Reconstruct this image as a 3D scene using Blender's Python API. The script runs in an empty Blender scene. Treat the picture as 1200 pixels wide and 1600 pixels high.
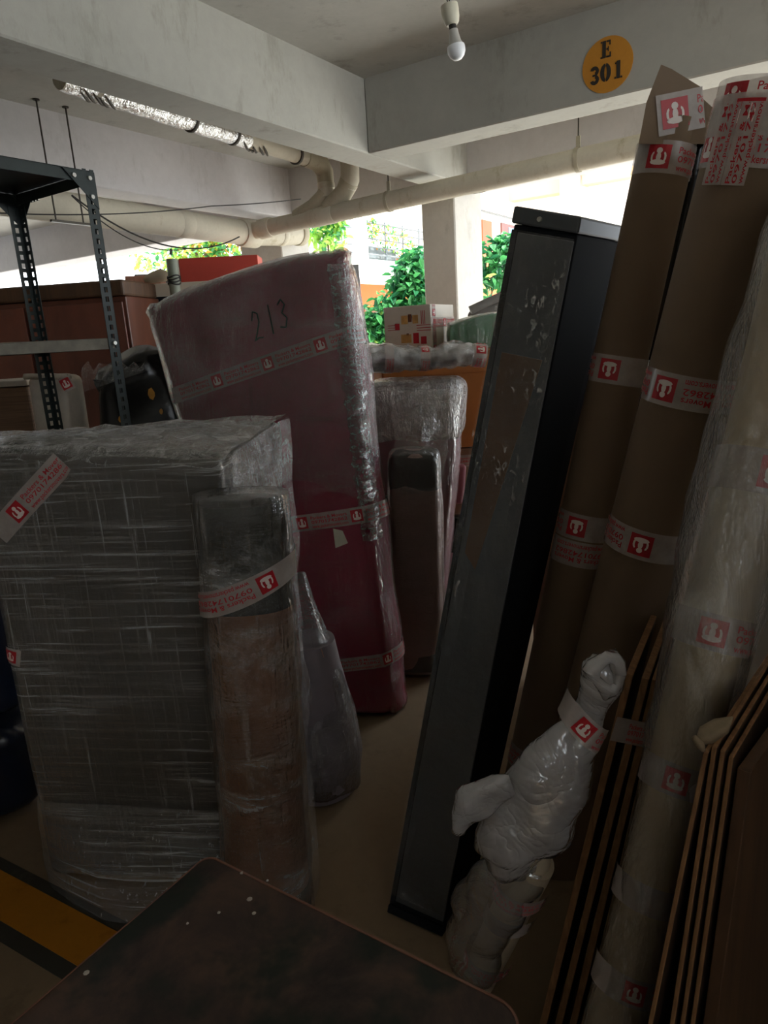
import bpy, bmesh, math, random
from math import sin, cos, pi, radians, sqrt
from mathutils import Vector, Matrix, noise
random.seed(7)
scene = bpy.context.scene
COL = scene.collection

# ------------------------------------------------------------------ camera
FPX, PITCH, ROLL, EYE = 1080.0, radians(14.3), radians(-3.55), 1.5
fw = Vector((0, cos(PITCH), -sin(PITCH)))
rt0 = Vector((1, 0, 0)); up0 = rt0.cross(fw)
rt = rt0*cos(ROLL) + up0*sin(ROLL)
up = up0*cos(ROLL) - rt0*sin(ROLL)
cam_d = bpy.data.cameras.new('camera')
cam_d.sensor_fit = 'VERTICAL'; cam_d.sensor_height = 36.0; cam_d.lens = 36.0*FPX/1600.0
cam_d.clip_start = 0.02; cam_d.clip_end = 200
cam = bpy.data.objects.new('camera', cam_d); COL.objects.link(cam)
cam.matrix_world = Matrix(((rt.x, up.x, -fw.x, 0), (rt.y, up.y, -fw.y, 0), (rt.z, up.z, -fw.z, EYE), (0, 0, 0, 1)))
scene.camera = cam

# ------------------------------------------------------------------ world, sun, exposure
world = bpy.data.worlds.new('world'); scene.world = world; world.use_nodes = True
bg = world.node_tree.nodes['Background']
bg.inputs[0].default_value = (0.86, 0.93, 1.0, 1); bg.inputs[1].default_value = 2.7
AZ = radians(33.55)                                   # the building is turned against the view
E1 = Vector((sin(AZ), cos(AZ), 0)); E2 = Vector((cos(AZ), -sin(AZ), 0)); C0 = Vector((.032, 3.859, 0))
sun_d = bpy.data.lights.new('sun', 'SUN'); sun_d.energy = 10.0; sun_d.angle = radians(2); sun_d.color = (1, .97, .92)
sun = bpy.data.objects.new('sun', sun_d); COL.objects.link(sun)
sdir = (E2*0.62 + E1*0.12).normalized()*cos(radians(56)) + Vector((0, 0, sin(radians(56))))
sun.rotation_euler = sdir.to_track_quat('Z', 'Y').to_euler(); sun.location = (6, 6, 12)
vs = scene.view_settings
vs.view_transform = 'Standard'; vs.look = 'None'; vs.gamma = 1.0; vs.use_curve_mapping = False
vs.exposure = 0.76
scene.cycles.max_bounces = 10; scene.cycles.diffuse_bounces = 6; scene.cycles.glossy_bounces = 3
scene.cycles.transparent_max_bounces = 16; scene.cycles.caustics_reflective = False; scene.cycles.caustics_refractive = False
scene.cycles.sample_clamp_indirect = 6.0

# ------------------------------------------------------------------ placing helpers
def ray(x, y): return fw + rt*((x-600)/FPX) - up*((y-800)/FPX)
def P(x, y, d):
    r = ray(x, y); return Vector((0, 0, EYE)) + r*(d/r.y)
def G(x, y, z=0.0):
    r = ray(x, y); return Vector((0, 0, EYE)) + r*((z-EYE)/r.z)
def W(a, b, z): return C0 + E1*a + E2*b + Vector((0, 0, z))       # along E1, along E2, height
def V(x, y, z): return Vector((x, y, z))

# ------------------------------------------------------------------ materials
def lin(c): return tuple((v/12.92 if v <= .04045 else ((v+.055)/1.055)**2.4) for v in c)
def hexc(h): return lin(tuple(int(h[i:i+2], 16)/255 for i in (0, 2, 4)))
class NT:
    def __init__(s, name):
        s.m = bpy.data.materials.new(name); s.m.use_nodes = True; s.t = s.m.node_tree; s.t.nodes.clear()
        s.out = s.t.nodes.new('ShaderNodeOutputMaterial')
    def n(s, kind, **kw):
        nd = s.t.nodes.new('ShaderNode'+kind)
        for k, v in kw.items():
            if k.startswith('_'): setattr(nd, k[1:], v)
        return nd
    def l(s, a, b): s.t.links.new(a, b)
    def coord(s, scale=(1, 1, 1), rot=(0, 0, 0)):
        tc = s.n('TexCoord'); mp = s.n('Mapping'); mp.inputs['Scale'].default_value = scale; mp.inputs['Rotation'].default_value = rot
        s.l(tc.outputs['Object'], mp.inputs['Vector']); return mp.outputs[0]
    def noise(s, vec, scale, detail=4, rough=.6, dist=0):
        nd = s.n('TexNoise'); nd.inputs['Scale'].default_value = scale; nd.inputs['Detail'].default_value = detail
        nd.inputs['Roughness'].default_value = rough; nd.inputs['Distortion'].default_value = dist
        s.l(vec, nd.inputs['Vector']); return nd.outputs['Fac']
    def ramp(s, fac, stops):
        r = s.n('ValToRGB'); e = r.color_ramp.elements
        while len(e) < len(stops): e.new(.5)
        for q, (p, c) in zip(e, stops): q.position = p; q.color = (*c, 1) if len(c) == 3 else c
        s.l(fac, r.inputs[0]); return r.outputs[0]
    def mixc(s, fac, a, b, mode='MIX'):
        m = s.n('Mix'); m.data_type = 'RGBA'; m.blend_type = mode
        for k, v in ((0, fac), (6, a), (7, b)):
            if hasattr(v, 'links'): s.l(v, m.inputs[k])
            else: m.inputs[k].default_value = v if k == 0 else (*v, 1)
        return m.outputs[2]
    def math(s, op, a, b=None):
        m = s.n('Math'); m.operation = op
        for k, v in ((0, a), (1, b)):
            if v is None: continue
            if hasattr(v, 'links'): s.l(v, m.inputs[k])
            else: m.inputs[k].default_value = v
        return m.outputs[0]
    def bump(s, h, strength=.3, dist=.01):
        b = s.n('Bump'); b.inputs['Strength'].default_value = strength; b.inputs['Distance'].default_value = dist
        s.l(h, b.inputs['Height']); return b.outputs[0]
    def pbr(s, col, rough=.6, normal=None, metal=0, coat=0, spec=.5, sheen=0, trans=0, coatn=None):
        p = s.n('BsdfPrincipled')
        for k, v in (('Base Color', col), ('Roughness', rough)):
            if hasattr(v, 'links'): s.l(v, p.inputs[k])
            else: p.inputs[k].default_value = (*v, 1) if k == 'Base Color' else v
        p.inputs['Metallic'].default_value = metal; p.inputs['Coat Weight'].default_value = coat; p.inputs['Coat Roughness'].default_value = .18
        p.inputs['Specular IOR Level'].default_value = spec; p.inputs['Transmission Weight'].default_value = trans
        if normal is not None: s.l(normal, p.inputs['Normal'])
        if coatn is not None: s.l(coatn, p.inputs['Coat Normal'])
        return p.outputs[0]
    def done(s, sh): s.l(sh, s.out.inputs[0]); return s.m

def plain(name, c, rough=.6, var=.12, scale=6, metal=0, coat=0, bumpv=.0, bscale=60, stretch=(1, 1, 1), spec=.5):
    t = NT(name); v = t.coord(stretch)
    f = t.noise(v, scale, 5)
    lo = tuple(x*(1-var) for x in c); hi = tuple(min(1, x*(1+var)) for x in c)
    col = t.ramp(f, [(.3, lo), (.7, hi)])
    nb = t.bump(t.noise(v, bscale, 3), bumpv, .004) if bumpv else None
    return t.done(t.pbr(col, rough, nb, metal, coat, spec))

def concrete(name, c, stain, scale=1.0):
    t = NT(name); v = t.coord()
    big = t.noise(v, 1.3*scale, 6, .65, .4); fine = t.noise(v, 22*scale, 5, .7); spots = t.noise(t.coord((1, 1, .35)), 5*scale, 6, .75)
    a = t.ramp(big, [(.3, tuple(x*.82 for x in c)), (.65, c)])
    b = t.mixc(t.ramp(spots, [(.56, (0, 0, 0)), (.78, (1, 1, 1))]), a, stain)
    col = t.mixc(.22, b, t.ramp(fine, [(.3, tuple(x*.7 for x in c)), (.7, c)]))
    return t.done(t.pbr(col, .85, t.bump(fine, .15, .004), spec=.25))

def film(name, base=.12, streak=.5, hs=(3, 3, 38), vsx=(34, 34, 2), tint=(.85, .84, .82), rough=.22, gloss=.55, bump=.6, fine=70, rot=(0, 0, 0)):
    """clear stretch film: mostly see-through, milky where it is doubled up, glossy and wrinkled"""
    t = NT(name)
    h = t.noise(t.coord(hs, rot), 1.0, 5, .7, .6); w = t.noise(t.coord(vsx, rot), 1.0, 4, .7, .3); big = t.noise(t.coord(), 2.2, 3)
    ridge = t.math('MAXIMUM', t.ramp(h, [(.50, (0, 0, 0)), (.64, (1, 1, 1))]), t.math('MULTIPLY', t.ramp(w, [(.54, (0, 0, 0)), (.66, (1, 1, 1))]), .8))
    ridge = t.math('MULTIPLY', ridge, t.ramp(big, [(.3, (.35, .35, .35)), (.7, (1, 1, 1))]))
    fac = t.math('ADD', t.math('MULTIPLY', ridge, streak), base)
    hgt = t.math('ADD', t.math('ADD', h, w), t.math('MULTIPLY', t.noise(t.coord((1, 1, .5), rot), fine, 4, .7), .8))
    nb = t.bump(hgt, bump, .022)
    df = t.n('BsdfDiffuse'); df.inputs[0].default_value = (*tint, 1)
    gl = t.n('BsdfGlossy'); gl.inputs[0].default_value = (.9, .9, .9, 1); gl.inputs['Roughness'].default_value = rough
    t.l(nb, df.inputs['Normal']); t.l(nb, gl.inputs['Normal'])
    tr = t.n('BsdfTransparent')
    m1 = t.n('MixShader'); t.l(fac, m1.inputs[0]); t.l(tr.outputs[0], m1.inputs[1]); t.l(df.outputs[0], m1.inputs[2])
    fr = t.n('Fresnel'); fr.inputs[0].default_value = 1.5; t.l(nb, fr.inputs['Normal'])
    gf = t.math('MINIMUM', t.math('MULTIPLY', fr.outputs[0], gloss*2.2), .8)
    m2 = t.n('MixShader'); t.l(gf, m2.inputs[0]); t.l(m1.outputs[0], m2.inputs[1]); t.l(gl.outputs[0], m2.inputs[2])
    return t.done(m2.outputs[0])

def glint(name, stretch=(60, 60, 24), amt=.5):
    """clear film with sparse glints painted in as pale noise patches"""
    t = NT(name); n1 = t.noise(t.coord(stretch, (0, radians(-18), 0)), 1.0, 4, .6, .8); n2 = t.noise(t.coord(), 9, 2)
    fac = t.math('MULTIPLY', t.math('MULTIPLY', t.ramp(n1, [(.56, (0, 0, 0)), (.65, (1, 1, 1))]), t.ramp(n2, [(.42, (0, 0, 0)), (.6, (1, 1, 1))])), amt)
    nb = t.bump(n1, .8, .02); df = t.n('BsdfDiffuse'); df.inputs[0].default_value = (.85, .85, .85, 1); gl = t.n('BsdfGlossy'); gl.inputs['Roughness'].default_value = .15; t.l(nb, gl.inputs['Normal'])
    m0 = t.n('MixShader'); m0.inputs[0].default_value = .5; t.l(df.outputs[0], m0.inputs[1]); t.l(gl.outputs[0], m0.inputs[2])
    tr = t.n('BsdfTransparent'); m1 = t.n('MixShader'); t.l(fac, m1.inputs[0]); t.l(tr.outputs[0], m1.inputs[1]); t.l(m0.outputs[0], m1.inputs[2])
    return t.done(m1.outputs[0])

def milky(name, tint=(.8, .8, .78), clear=.35, rough=.25, bump=.7, fine=18):
    """thin milky polythene: part clear, part scattering, sharp glossy creases"""
    t = NT(name); v = t.coord(); n1 = t.noise(v, fine, 3, .5, 1.6); n3 = t.noise(t.coord((1, 1, .4), (0, radians(35), 0)), fine*2.6, 2, .5, .8); n2 = t.noise(v, 5, 3)
    r1 = t.math('ABSOLUTE', t.math('SUBTRACT', n1, .5)); r3 = t.math('ABSOLUTE', t.math('SUBTRACT', n3, .5))
    h = t.math('ADD', t.math('POWER', r1, .6), t.math('MULTIPLY', t.math('POWER', r3, .7), .5))
    nb = t.bump(h, bump, .03)
    df = t.n('BsdfDiffuse'); df.inputs[0].default_value = (*tint, 1); t.l(nb, df.inputs['Normal'])
    tl = t.n('BsdfTranslucent'); tl.inputs[0].default_value = (*tint, 1)
    m0 = t.n('MixShader'); m0.inputs[0].default_value = .35; t.l(df.outputs[0], m0.inputs[1]); t.l(tl.outputs[0], m0.inputs[2])
    tr = t.n('BsdfTransparent'); f = t.ramp(n2, [(.3, (max(0, clear-.2),)*3), (.7, (min(1, clear+.25),)*3)])
    m1 = t.n('MixShader'); t.l(f, m1.inputs[0]); t.l(m0.outputs[0], m1.inputs[1]); t.l(tr.outputs[0], m1.inputs[2])
    gl = t.n('BsdfGlossy'); gl.inputs['Roughness'].default_value = rough; t.l(nb, gl.inputs['Normal'])
    fr = t.n('Fresnel'); t.l(nb, fr.inputs['Normal']); fr.inputs[0].default_value = 1.55
    m2 = t.n('MixShader'); t.l(t.math('MINIMUM', t.math('MULTIPLY', fr.outputs[0], 2.6), .85), m2.inputs[0]); t.l(m1.outputs[0], m2.inputs[1]); t.l(gl.outputs[0], m2.inputs[2])
    return t.done(m2.outputs[0])

def wood(name, c1, c2, rough=.5, stretch=(14, 14, 1.2), coat=0):
    t = NT(name); v = t.coord(stretch); f = t.noise(v, 1.6, 6, .6, 1.5)
    col = t.ramp(f, [(.3, c1), (.7, c2)])
    return t.done(t.pbr(col, rough, t.bump(f, .08, .003), coat=coat))

M = {}
M['wall'] = concrete('whitewashed_concrete', hexc('b3b1a9'), hexc('7f7c73'))
M['beam'] = concrete('grey_washed_beam', hexc('adaba2'), hexc('7d7a6c'))
M['soffit'] = concrete('pale_far_beam', hexc('c9c6c6'), hexc('a19d99'))
M['column'] = concrete('column_render', hexc('c9c5bd'), hexc('97918a'), 1.5)
M['floor'] = concrete('cement_floor', hexc('857159'), hexc('5c4c3a'), 1.2)
M['yellow'] = concrete('yellow_line_paint', hexc('b87818'), hexc('84550f'), 2)
M['black_line'] = concrete('black_line_paint', hexc('3d3a33'), hexc('57514a'), 2)
M['outground'] = concrete('outdoor_paving', hexc('d3d2ce'), hexc('b5b3ad'))
M['pvc'] = concrete('dusty_pvc', hexc('c9c2b0'), hexc('93835f'), 2.2)
M['pvc_grime'] = concrete('grimy_pvc', hexc('b5ad98'), hexc('6d6350'), 3.0)
M['strap_dark'] = plain('dark_strap', hexc('4a453d'), .7)
M['rod'] = plain('steel_rod', hexc('4b4740'), .5, metal=.6)
M['rack'] = plain('dark_green_steel', hexc('27302f'), .38, .2, 12, metal=.25)
M['rack_edge'] = plain('galvanised_edge', hexc('6f6a5f'), .5, .25, 20, metal=.4)
M['bolt'] = plain('zinc_bolt', hexc('c6c5bf'), .3, metal=.8)
M['maroon'] = plain('maroon_mattress_cover', hexc('a3123f'), .6, .22, 3, bumpv=.3, bscale=14)
M['marker'] = plain('black_marker', hexc('1c1618'), .6)
M['torn'] = plain('torn_paper', hexc('cfc6b4'), .7)
M['film_maroon'] = film('film_over_maroon', .03, .20, hs=(2, 2, 9), vsx=(26, 26, 1.2), tint=(.80, .70, .72), bump=.9, fine=38, gloss=.5, rough=.13)
M['film_haze'] = film('doubled_film', .065, .16, hs=(3, 3, 7), vsx=(22, 22, 1.0), tint=(.80, .74, .75), bump=.9, fine=26, gloss=.5, rough=.13)
M['film_thin'] = film('thin_crinkled_film', .05, .30, hs=(14, 14, 3), vsx=(38, 38, 2.2), bump=.45, fine=16, gloss=.7, rough=.12)
M['film_fold'] = film('crinkled_film_fold', .16, .5, hs=(30, 30, 60), vsx=(60, 60, 14), tint=(.9, .84, .84), bump=1.0, fine=80, gloss=.8, rough=.12)
M['film_glint'] = glint('painted_film_glint')
M['film_bundle'] = film('film_over_bundle', .06, .50, hs=(1.6, 1.6, 62), vsx=(75, 75, 1.6), bump=.6, fine=55, gloss=.42, rough=.16, rot=(0, radians(-10), 0))
M['film_top'] = film('piled_top_film', .30, .45, hs=(14, 14, 20), vsx=(40, 9, 9), tint=(.88, .86, .83), bump=1.0, fine=45, gloss=.6, rough=.18)
M['film_clear'] = film('loose_clear_film', .05, .38, hs=(4, 4, 12), vsx=(26, 26, 2), bump=1.0, fine=30, gloss=.6, rough=.12)
M['film_silver'] = film('bubble_film', .26, .50, hs=(12, 12, 60), vsx=(60, 60, 10), tint=(.86, .84, .8), bump=1.0, fine=90, gloss=.55, rough=.16)
M['film_black'] = film('film_over_black', .012, .12, hs=(3, 3, 9), vsx=(18, 18, 1.2), tint=(.7, .68, .66), bump=.8, fine=26, gloss=.55, rough=.1, rot=(0, radians(-22), radians(10)))
M['slab_dark'] = plain('dark_grey_foam_board', hexc('4b463f'), .8, .2, 4)
M['block_grey'] = plain('grey_padding', hexc('b5aea0'), .8, .15, 9, bumpv=.6, bscale=40)
M['foam_dark'] = plain('charcoal_foam', hexc('23241f'), .7, .25, 10, bumpv=.5, bscale=30)
M['kraft'] = plain('kraft_cardboard', hexc('75614d'), .75, .08, 3)
M['kraft_roll'] = plain('brown_corrugated_roll', hexc('80583f'), .8, .12, 5, bumpv=.3, bscale=25)
M['kraft_pale'] = plain('pale_kraft', hexc('b3a082'), .75, .1, 4)
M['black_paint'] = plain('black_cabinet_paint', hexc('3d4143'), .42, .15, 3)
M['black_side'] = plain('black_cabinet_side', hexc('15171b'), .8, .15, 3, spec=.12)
M['brown_reflection'] = plain('painted_brown_reflection', hexc('5a3d22'), .6, .2, 3)
M['black_plastic'] = plain('black_plastic_sheet', hexc('14161a'), .22, .2, 8, bumpv=.5, bscale=12)
t = NT('printed_tape'); tr = t.n('BsdfTransparent'); m = t.n('MixShader'); m.inputs[0].default_value = .58
t.l(tr.outputs[0], m.inputs[1]); t.l(t.pbr(t.ramp(t.noise(t.coord(), 30, 3), [(.3, hexc('c2b6b1')), (.7, hexc('d6cbc6'))]), .25, coat=.4), m.inputs[2]); M['tape'] = t.done(m.outputs[0])
M['tape_red'] = plain('tape_red_ink', hexc('b3202c'), .35, .1)
M['tape_white'] = plain('tape_white_ink', hexc('e6d9d3'), .35, .05)
M['pink_pad'] = plain('dusty_pink_padding', hexc('8d5560'), .7, .2, 4, bumpv=.3, bscale=20)
M['tan_pad'] = plain('tan_corrugated', hexc('a5857e'), .7, .12, 5, bumpv=.5, bscale=60, stretch=(1, 1, 3))
M['quilt'] = plain('grey_quilted_fabric', hexc('d3d6d8'), .4, .4, 22, bumpv=1.0, bscale=24, coat=.4)
M['carton_white'] = plain('white_carton', hexc('d8d0c4'), .7, .06, 5)
M['print_tan'] = plain('tan_print', hexc('c69a5c'), .7, .25, 30)
M['print_brown'] = plain('brown_print', hexc('6b3d22'), .7, .2, 30)
M['carton_brown'] = plain('orange_brown_carton', hexc('a9672f'), .75, .12, 4)
M['carton_dark'] = plain('dusty_brown_carton', hexc('7d5a45'), .8, .12, 4)
M['green'] = plain('green_wrapped_board', hexc('4f9a66'), .45, .15, 5, coat=.3)
M['pale_steel'] = plain('pale_grey_sheet', hexc('c3c9cb'), .5, .1, 5)
M['grey_sheet'] = plain('grey_sheet', hexc('7d7a76'), .6, .15, 5)
M['bag'] = milky('milky_plastic_bag', (.84, .82, .83), .36, .14, .34, 6)
M['bag_clear'] = milky('thin_clear_bag', (.8, .79, .77), .84, .13, .22, 7)
M['cream'] = plain('cream_stuffing', hexc('b5a58c'), .8, .15, 8)
M['foam_tan'] = plain('tan_foam', hexc('8d7c64'), .8, .2, 30)
M['ply_face'] = wood('dark_laminate_board', hexc('2b1d14'), hexc('3d2a1d'), .5)
M['ply_edge'] = wood('raw_board_edge', hexc('6e4c30'), hexc('98704a'), .7, (30, 30, 1))
M['board_warm'] = wood('brown_board', hexc('432d1c'), hexc('5c4029'), .6)
t = NT('mottled_table_laminate'); v = t.coord()
a = t.ramp(t.noise(v, 5, 6, .7, .8), [(.32, hexc('1f1b1a')), (.5, hexc('41342f')), (.7, hexc('5a4539'))])
b = t.mixc(t.ramp(t.noise(v, 8, 4, .6), [(.5, (0, 0, 0)), (.62, (1, 1, 1))]), a, hexc('20261f')); M['laminate'] = t.done(t.pbr(b, .5, spec=.25))
M['table_edge'] = plain('brown_edge_band', hexc('7a5140'), .45, .1)
M['speck'] = plain('pale_speck', hexc('b8b0a5'), .7)
M['wardrobe'] = wood('reddish_brown_veneer', hexc('5b2f22'), hexc('75402e'), .35, (3, 3, 1), coat=.2)
M['wardrobe_side'] = wood('brown_side_veneer', hexc('4c2719'), hexc('643624'), .4, (3, 3, 1))
M['cream_panel'] = plain('cream_cupboard', hexc('b9ae9c'), .6, .08, 3)
M['plank_pink'] = wood('pinkish_plank', hexc('a5705a'), hexc('bd8a72'), .6)
M['sack'] = plain('grubby_white_sack', hexc('b7aea2'), .8, .2, 7, bumpv=.5, bscale=20)
M['bin_black'] = plain('black_bin_liner', hexc('141516'), .25, .3, 9, bumpv=.8, bscale=9)
M['mark_yellow'] = plain('yellow_print', hexc('b9822c'), .5, .2, 40)
M['striped_box'] = wood('ribbed_brown_box', hexc('5c4431'), hexc('7b5f47'), .7, (1, 1, 40))
M['red_carton'] = plain('red_carton', hexc('b13a2a'), .6, .12, 5)
M['pole'] = plain('grey_green_pole', hexc('7f8575'), .5, .1, 5)
M['blue'] = plain('navy_plastic_sheet', hexc('141d30'), .3, .3, 6, bumpv=.7, bscale=7)
M['mauve_grey'] = plain('mauve_grey_seat', hexc('7b7176'), .55, .15, 6)
M['cable'] = plain('black_cable', hexc('23201d'), .6)
M['bulb_glass'] = plain('frosted_bulb', hexc('eef0f2'), .3, .02)
M['bulb_neck'] = plain('bulb_neck', hexc('b3b1aa'), .4, .05)
M['holder'] = plain('cream_holder', hexc('cbc6b2'), .5, .1, 20)
M['sign_paint'] = concrete('amber_sign_paint', hexc('c98a34'), hexc('b27628'), 3)
M['stencil'] = plain('black_stencil', hexc('2b2620'), .8, .2, 30)
M['conduit'] = plain('cream_conduit', hexc('cfc9bb'), .6, .06)
M['facade'] = plain('white_facade', hexc('ece8df'), .8, .04, 2)
M['facade_yellow'] = plain('yellow_facade', hexc('d9a95a'), .8, .06, 2)
M['facade_orange'] = plain('orange_band', hexc('e0602f'), .7, .05, 2)
M['facade_green'] = plain('pale_green_band', hexc('bcd6cc'), .7, .05, 2)
M['facade_beige'] = plain('beige_facade', hexc('d9b48c'), .8, .05, 2)
M['door_orange'] = plain('orange_door', hexc('b4562c'), .5, .1, 3)
M['window_dark'] = plain('dark_window', hexc('6e4038'), .4, .1, 3)
M['window_blue'] = plain('blue_curtain', hexc('7fb0cf'), .6, .1, 3)
M['door_brown'] = plain('brown_shutter', hexc('7a5644'), .6, .1, 3)
M['rail'] = plain('grey_railing', hexc('5f676b'), .5)
def leafmat(name, c, var=.3):
    t = NT(name)
    f = t.noise(t.coord(), 9, 2)
    col = t.ramp(f, [(.3, tuple(x*(1-var) for x in c)), (.7, tuple(min(1, x*(1+var)) for x in c))])
    p = t.pbr(col, .35); tl = t.n('BsdfTranslucent'); t.l(col, tl.inputs[0])
    m = t.n('MixShader'); m.inputs[0].default_value = .4; t.l(p, m.inputs[1]); t.l(tl.outputs[0], m.inputs[2])
    return t.done(m.outputs[0])
M['leaf'] = leafmat('green_leaf', hexc('4a9455')); M['leaf_lime'] = leafmat('lime_leaf', hexc('a8cf62')); M['leaf_dry'] = leafmat('dry_yellow_leaf', hexc('d9a14a'))
M['leaf_dark'] = leafmat('deep_green_leaf', hexc('2b6b45'))
M['bark'] = plain('bark', hexc('6b5a48'), .9)

# ------------------------------------------------------------------ object helpers
def put(o, name, parent=None):
    COL.objects.link(o)
    if parent is not None: o.parent = parent
    return o
def wloc(p):
    l = Vector((0, 0, 0))
    while p is not None: l += p.location; p = p.parent
    return l
def obj(name, verts, faces, mat, parent=None, smooth=False, mats=None, fmat=None, origin=None, autos=None):
    base = wloc(parent) if parent is not None else Vector((0, 0, 0))
    loc = Vector(origin)-base if origin is not None else Vector((0, 0, 0))
    if parent is None and origin is None and verts:
        n = len(verts); loc = Vector((sum(v[0] for v in verts)/n, sum(v[1] for v in verts)/n, min(v[2] for v in verts)))
    off = base+loc
    me = bpy.data.meshes.new(name); me.from_pydata([tuple(Vector(v)-off) for v in verts], [], faces); me.update()
    for mm in ([mat] if mats is None else mats): me.materials.append(M[mm] if isinstance(mm, str) else mm)
    if fmat:
        for p, i in zip(me.polygons, fmat): p.material_index = i
    bm = bmesh.new(); bm.from_mesh(me); bmesh.ops.recalc_face_normals(bm, faces=bm.faces)
    bm.to_mesh(me); bm.free()
    if smooth:
        for p in me.polygons: p.use_smooth = True
        if autos: me.set_sharp_from_angle(angle=radians(autos))
    o = bpy.data.objects.new(name, me); o.location = loc
    return put(o, name, parent)
def thing(name, label, cat, loc, group=None):
    o = bpy.data.objects.new(name, None); COL.objects.link(o); o.location = loc; o.empty_display_size = .1
    return tag(o, label, cat, group)
def tag(o, label, cat=None, group=None, kind=None):
    o['label'] = label
    if cat: o['category'] = cat
    if group: o['group'] = group
    if kind: o['kind'] = kind
    return o
def struct(o, label, cat=None):
    o['kind'] = 'structure'; o['label'] = label
    if cat: o['category'] = cat
    return o

BOXF = [(0, 3, 2, 1), (4, 5, 6, 7), (0, 1, 5, 4), (1, 2, 6, 5), (2, 3, 7, 6), (3, 0, 4, 7)]
def boxverts(o, ax, ay, az):           # corner o and three edge vectors
    return [o, o+ax, o+ax+ay, o+ay, o+az, o+ax+az, o+ax+ay+az, o+ay+az]
def ebox(a0, a1, b0, b1, z0, z1):      # box in building axes (E1, E2, z)
    return boxverts(W(a0, b0, z0), E1*(a1-a0), E2*(b1-b0), V(0, 0, z1-z0))
def bev(verts, faces, w, seg=2):
    bm = bmesh.new(); vv = [bm.verts.new(v) for v in verts]
    for f in faces: bm.faces.new([vv[i] for i in f])
    bmesh.ops.recalc_face_normals(bm, faces=bm.faces)
    bmesh.ops.bevel(bm, geom=list(bm.edges), offset=w, segments=seg, profile=.5, affect='EDGES', clamp_overlap=True)
    bm.verts.index_update(); out = ([v.co.copy() for v in bm.verts], [[v.index for v in f.verts] for f in bm.faces]); bm.free(); return out
def bbox(name, verts8, mat, parent=None, w=.004, seg=2, **k):
    v, f = bev(verts8, BOXF, w, seg); return obj(name, v, f, mat, parent, **k)
def join(parts):
    vs_, fs = [], []
    for v, f in parts:
        n = len(vs_); vs_ += list(v); fs += [[i+n for i in q] for q in f]
    return vs_, fs
def frame_of(d):
    d = d.normalized(); a = d.cross(V(0, 0, 1))
    if a.length < 1e-3: a = d.cross(V(1, 0, 0))
    a.normalize(); return a, a.cross(d)
def tubemesh(path, radii, seg=14, caps=True, amp=0, freq=8, flat=1.0, flata=1.0):
    vs_, fs = [], []; n = len(path); A = None
    for i, p in enumerate(path):
        d = (path[min(i+1, n-1)]-path[max(i-1, 0)]).normalized()
        if A is None: A, Bv = frame_of(d)
        A = (A-d*A.dot(d)).normalized(); Bv = A.cross(d)
        r = radii[i] if isinstance(radii, (list, tuple)) else radii
        for k in range(seg):
            th = 2*pi*k/seg; q = p+(A*cos(th)*flata+Bv*sin(th)*flat)*r
            if amp: q = q+(q-p).normalized()*amp*noise.noise(q*freq)
            vs_.append(q)
    for i in range(n-1):
        for k in range(seg):
            a = i*seg+k; b = i*seg+(k+1) % seg; fs.append((a, b, b+seg, a+seg))
    if caps: fs.append(tuple(range(seg))[::-1]); fs.append(tuple((n-1)*seg+k for k in range(seg)))
    return vs_, fs
def tube(name, path, radii, mat, parent=None, seg=14, **k):
    tk = {q: k.pop(q) for q in ('caps', 'amp', 'freq', 'flat') if q in k}
    v, f = tubemesh(path, radii, seg, **tk); return obj(name, v, f, mat, parent, smooth=True, autos=40, **k)
def ruled(top, bot, nv=10, sag=0, wob=0, freq=9):
    vs_, fs = [], []; n = len(top)
    for j in range(nv+1):
        t_ = j/nv
        for i in range(n):
            q = top[i].lerp(bot[i], t_)
            w_ = Vector((noise.noise(q*freq), noise.noise(q*freq+V(9, 2, 4)), 0))*wob*sin(pi*t_)
            vs_.append(q+w_-V(0, 0, sag*sin(pi*t_)))
    for j in range(nv):
        for i in range(n-1):
            a = j*n+i; fs.append((a, a+1, a+n+1, a+n))
    return vs_, fs

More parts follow.
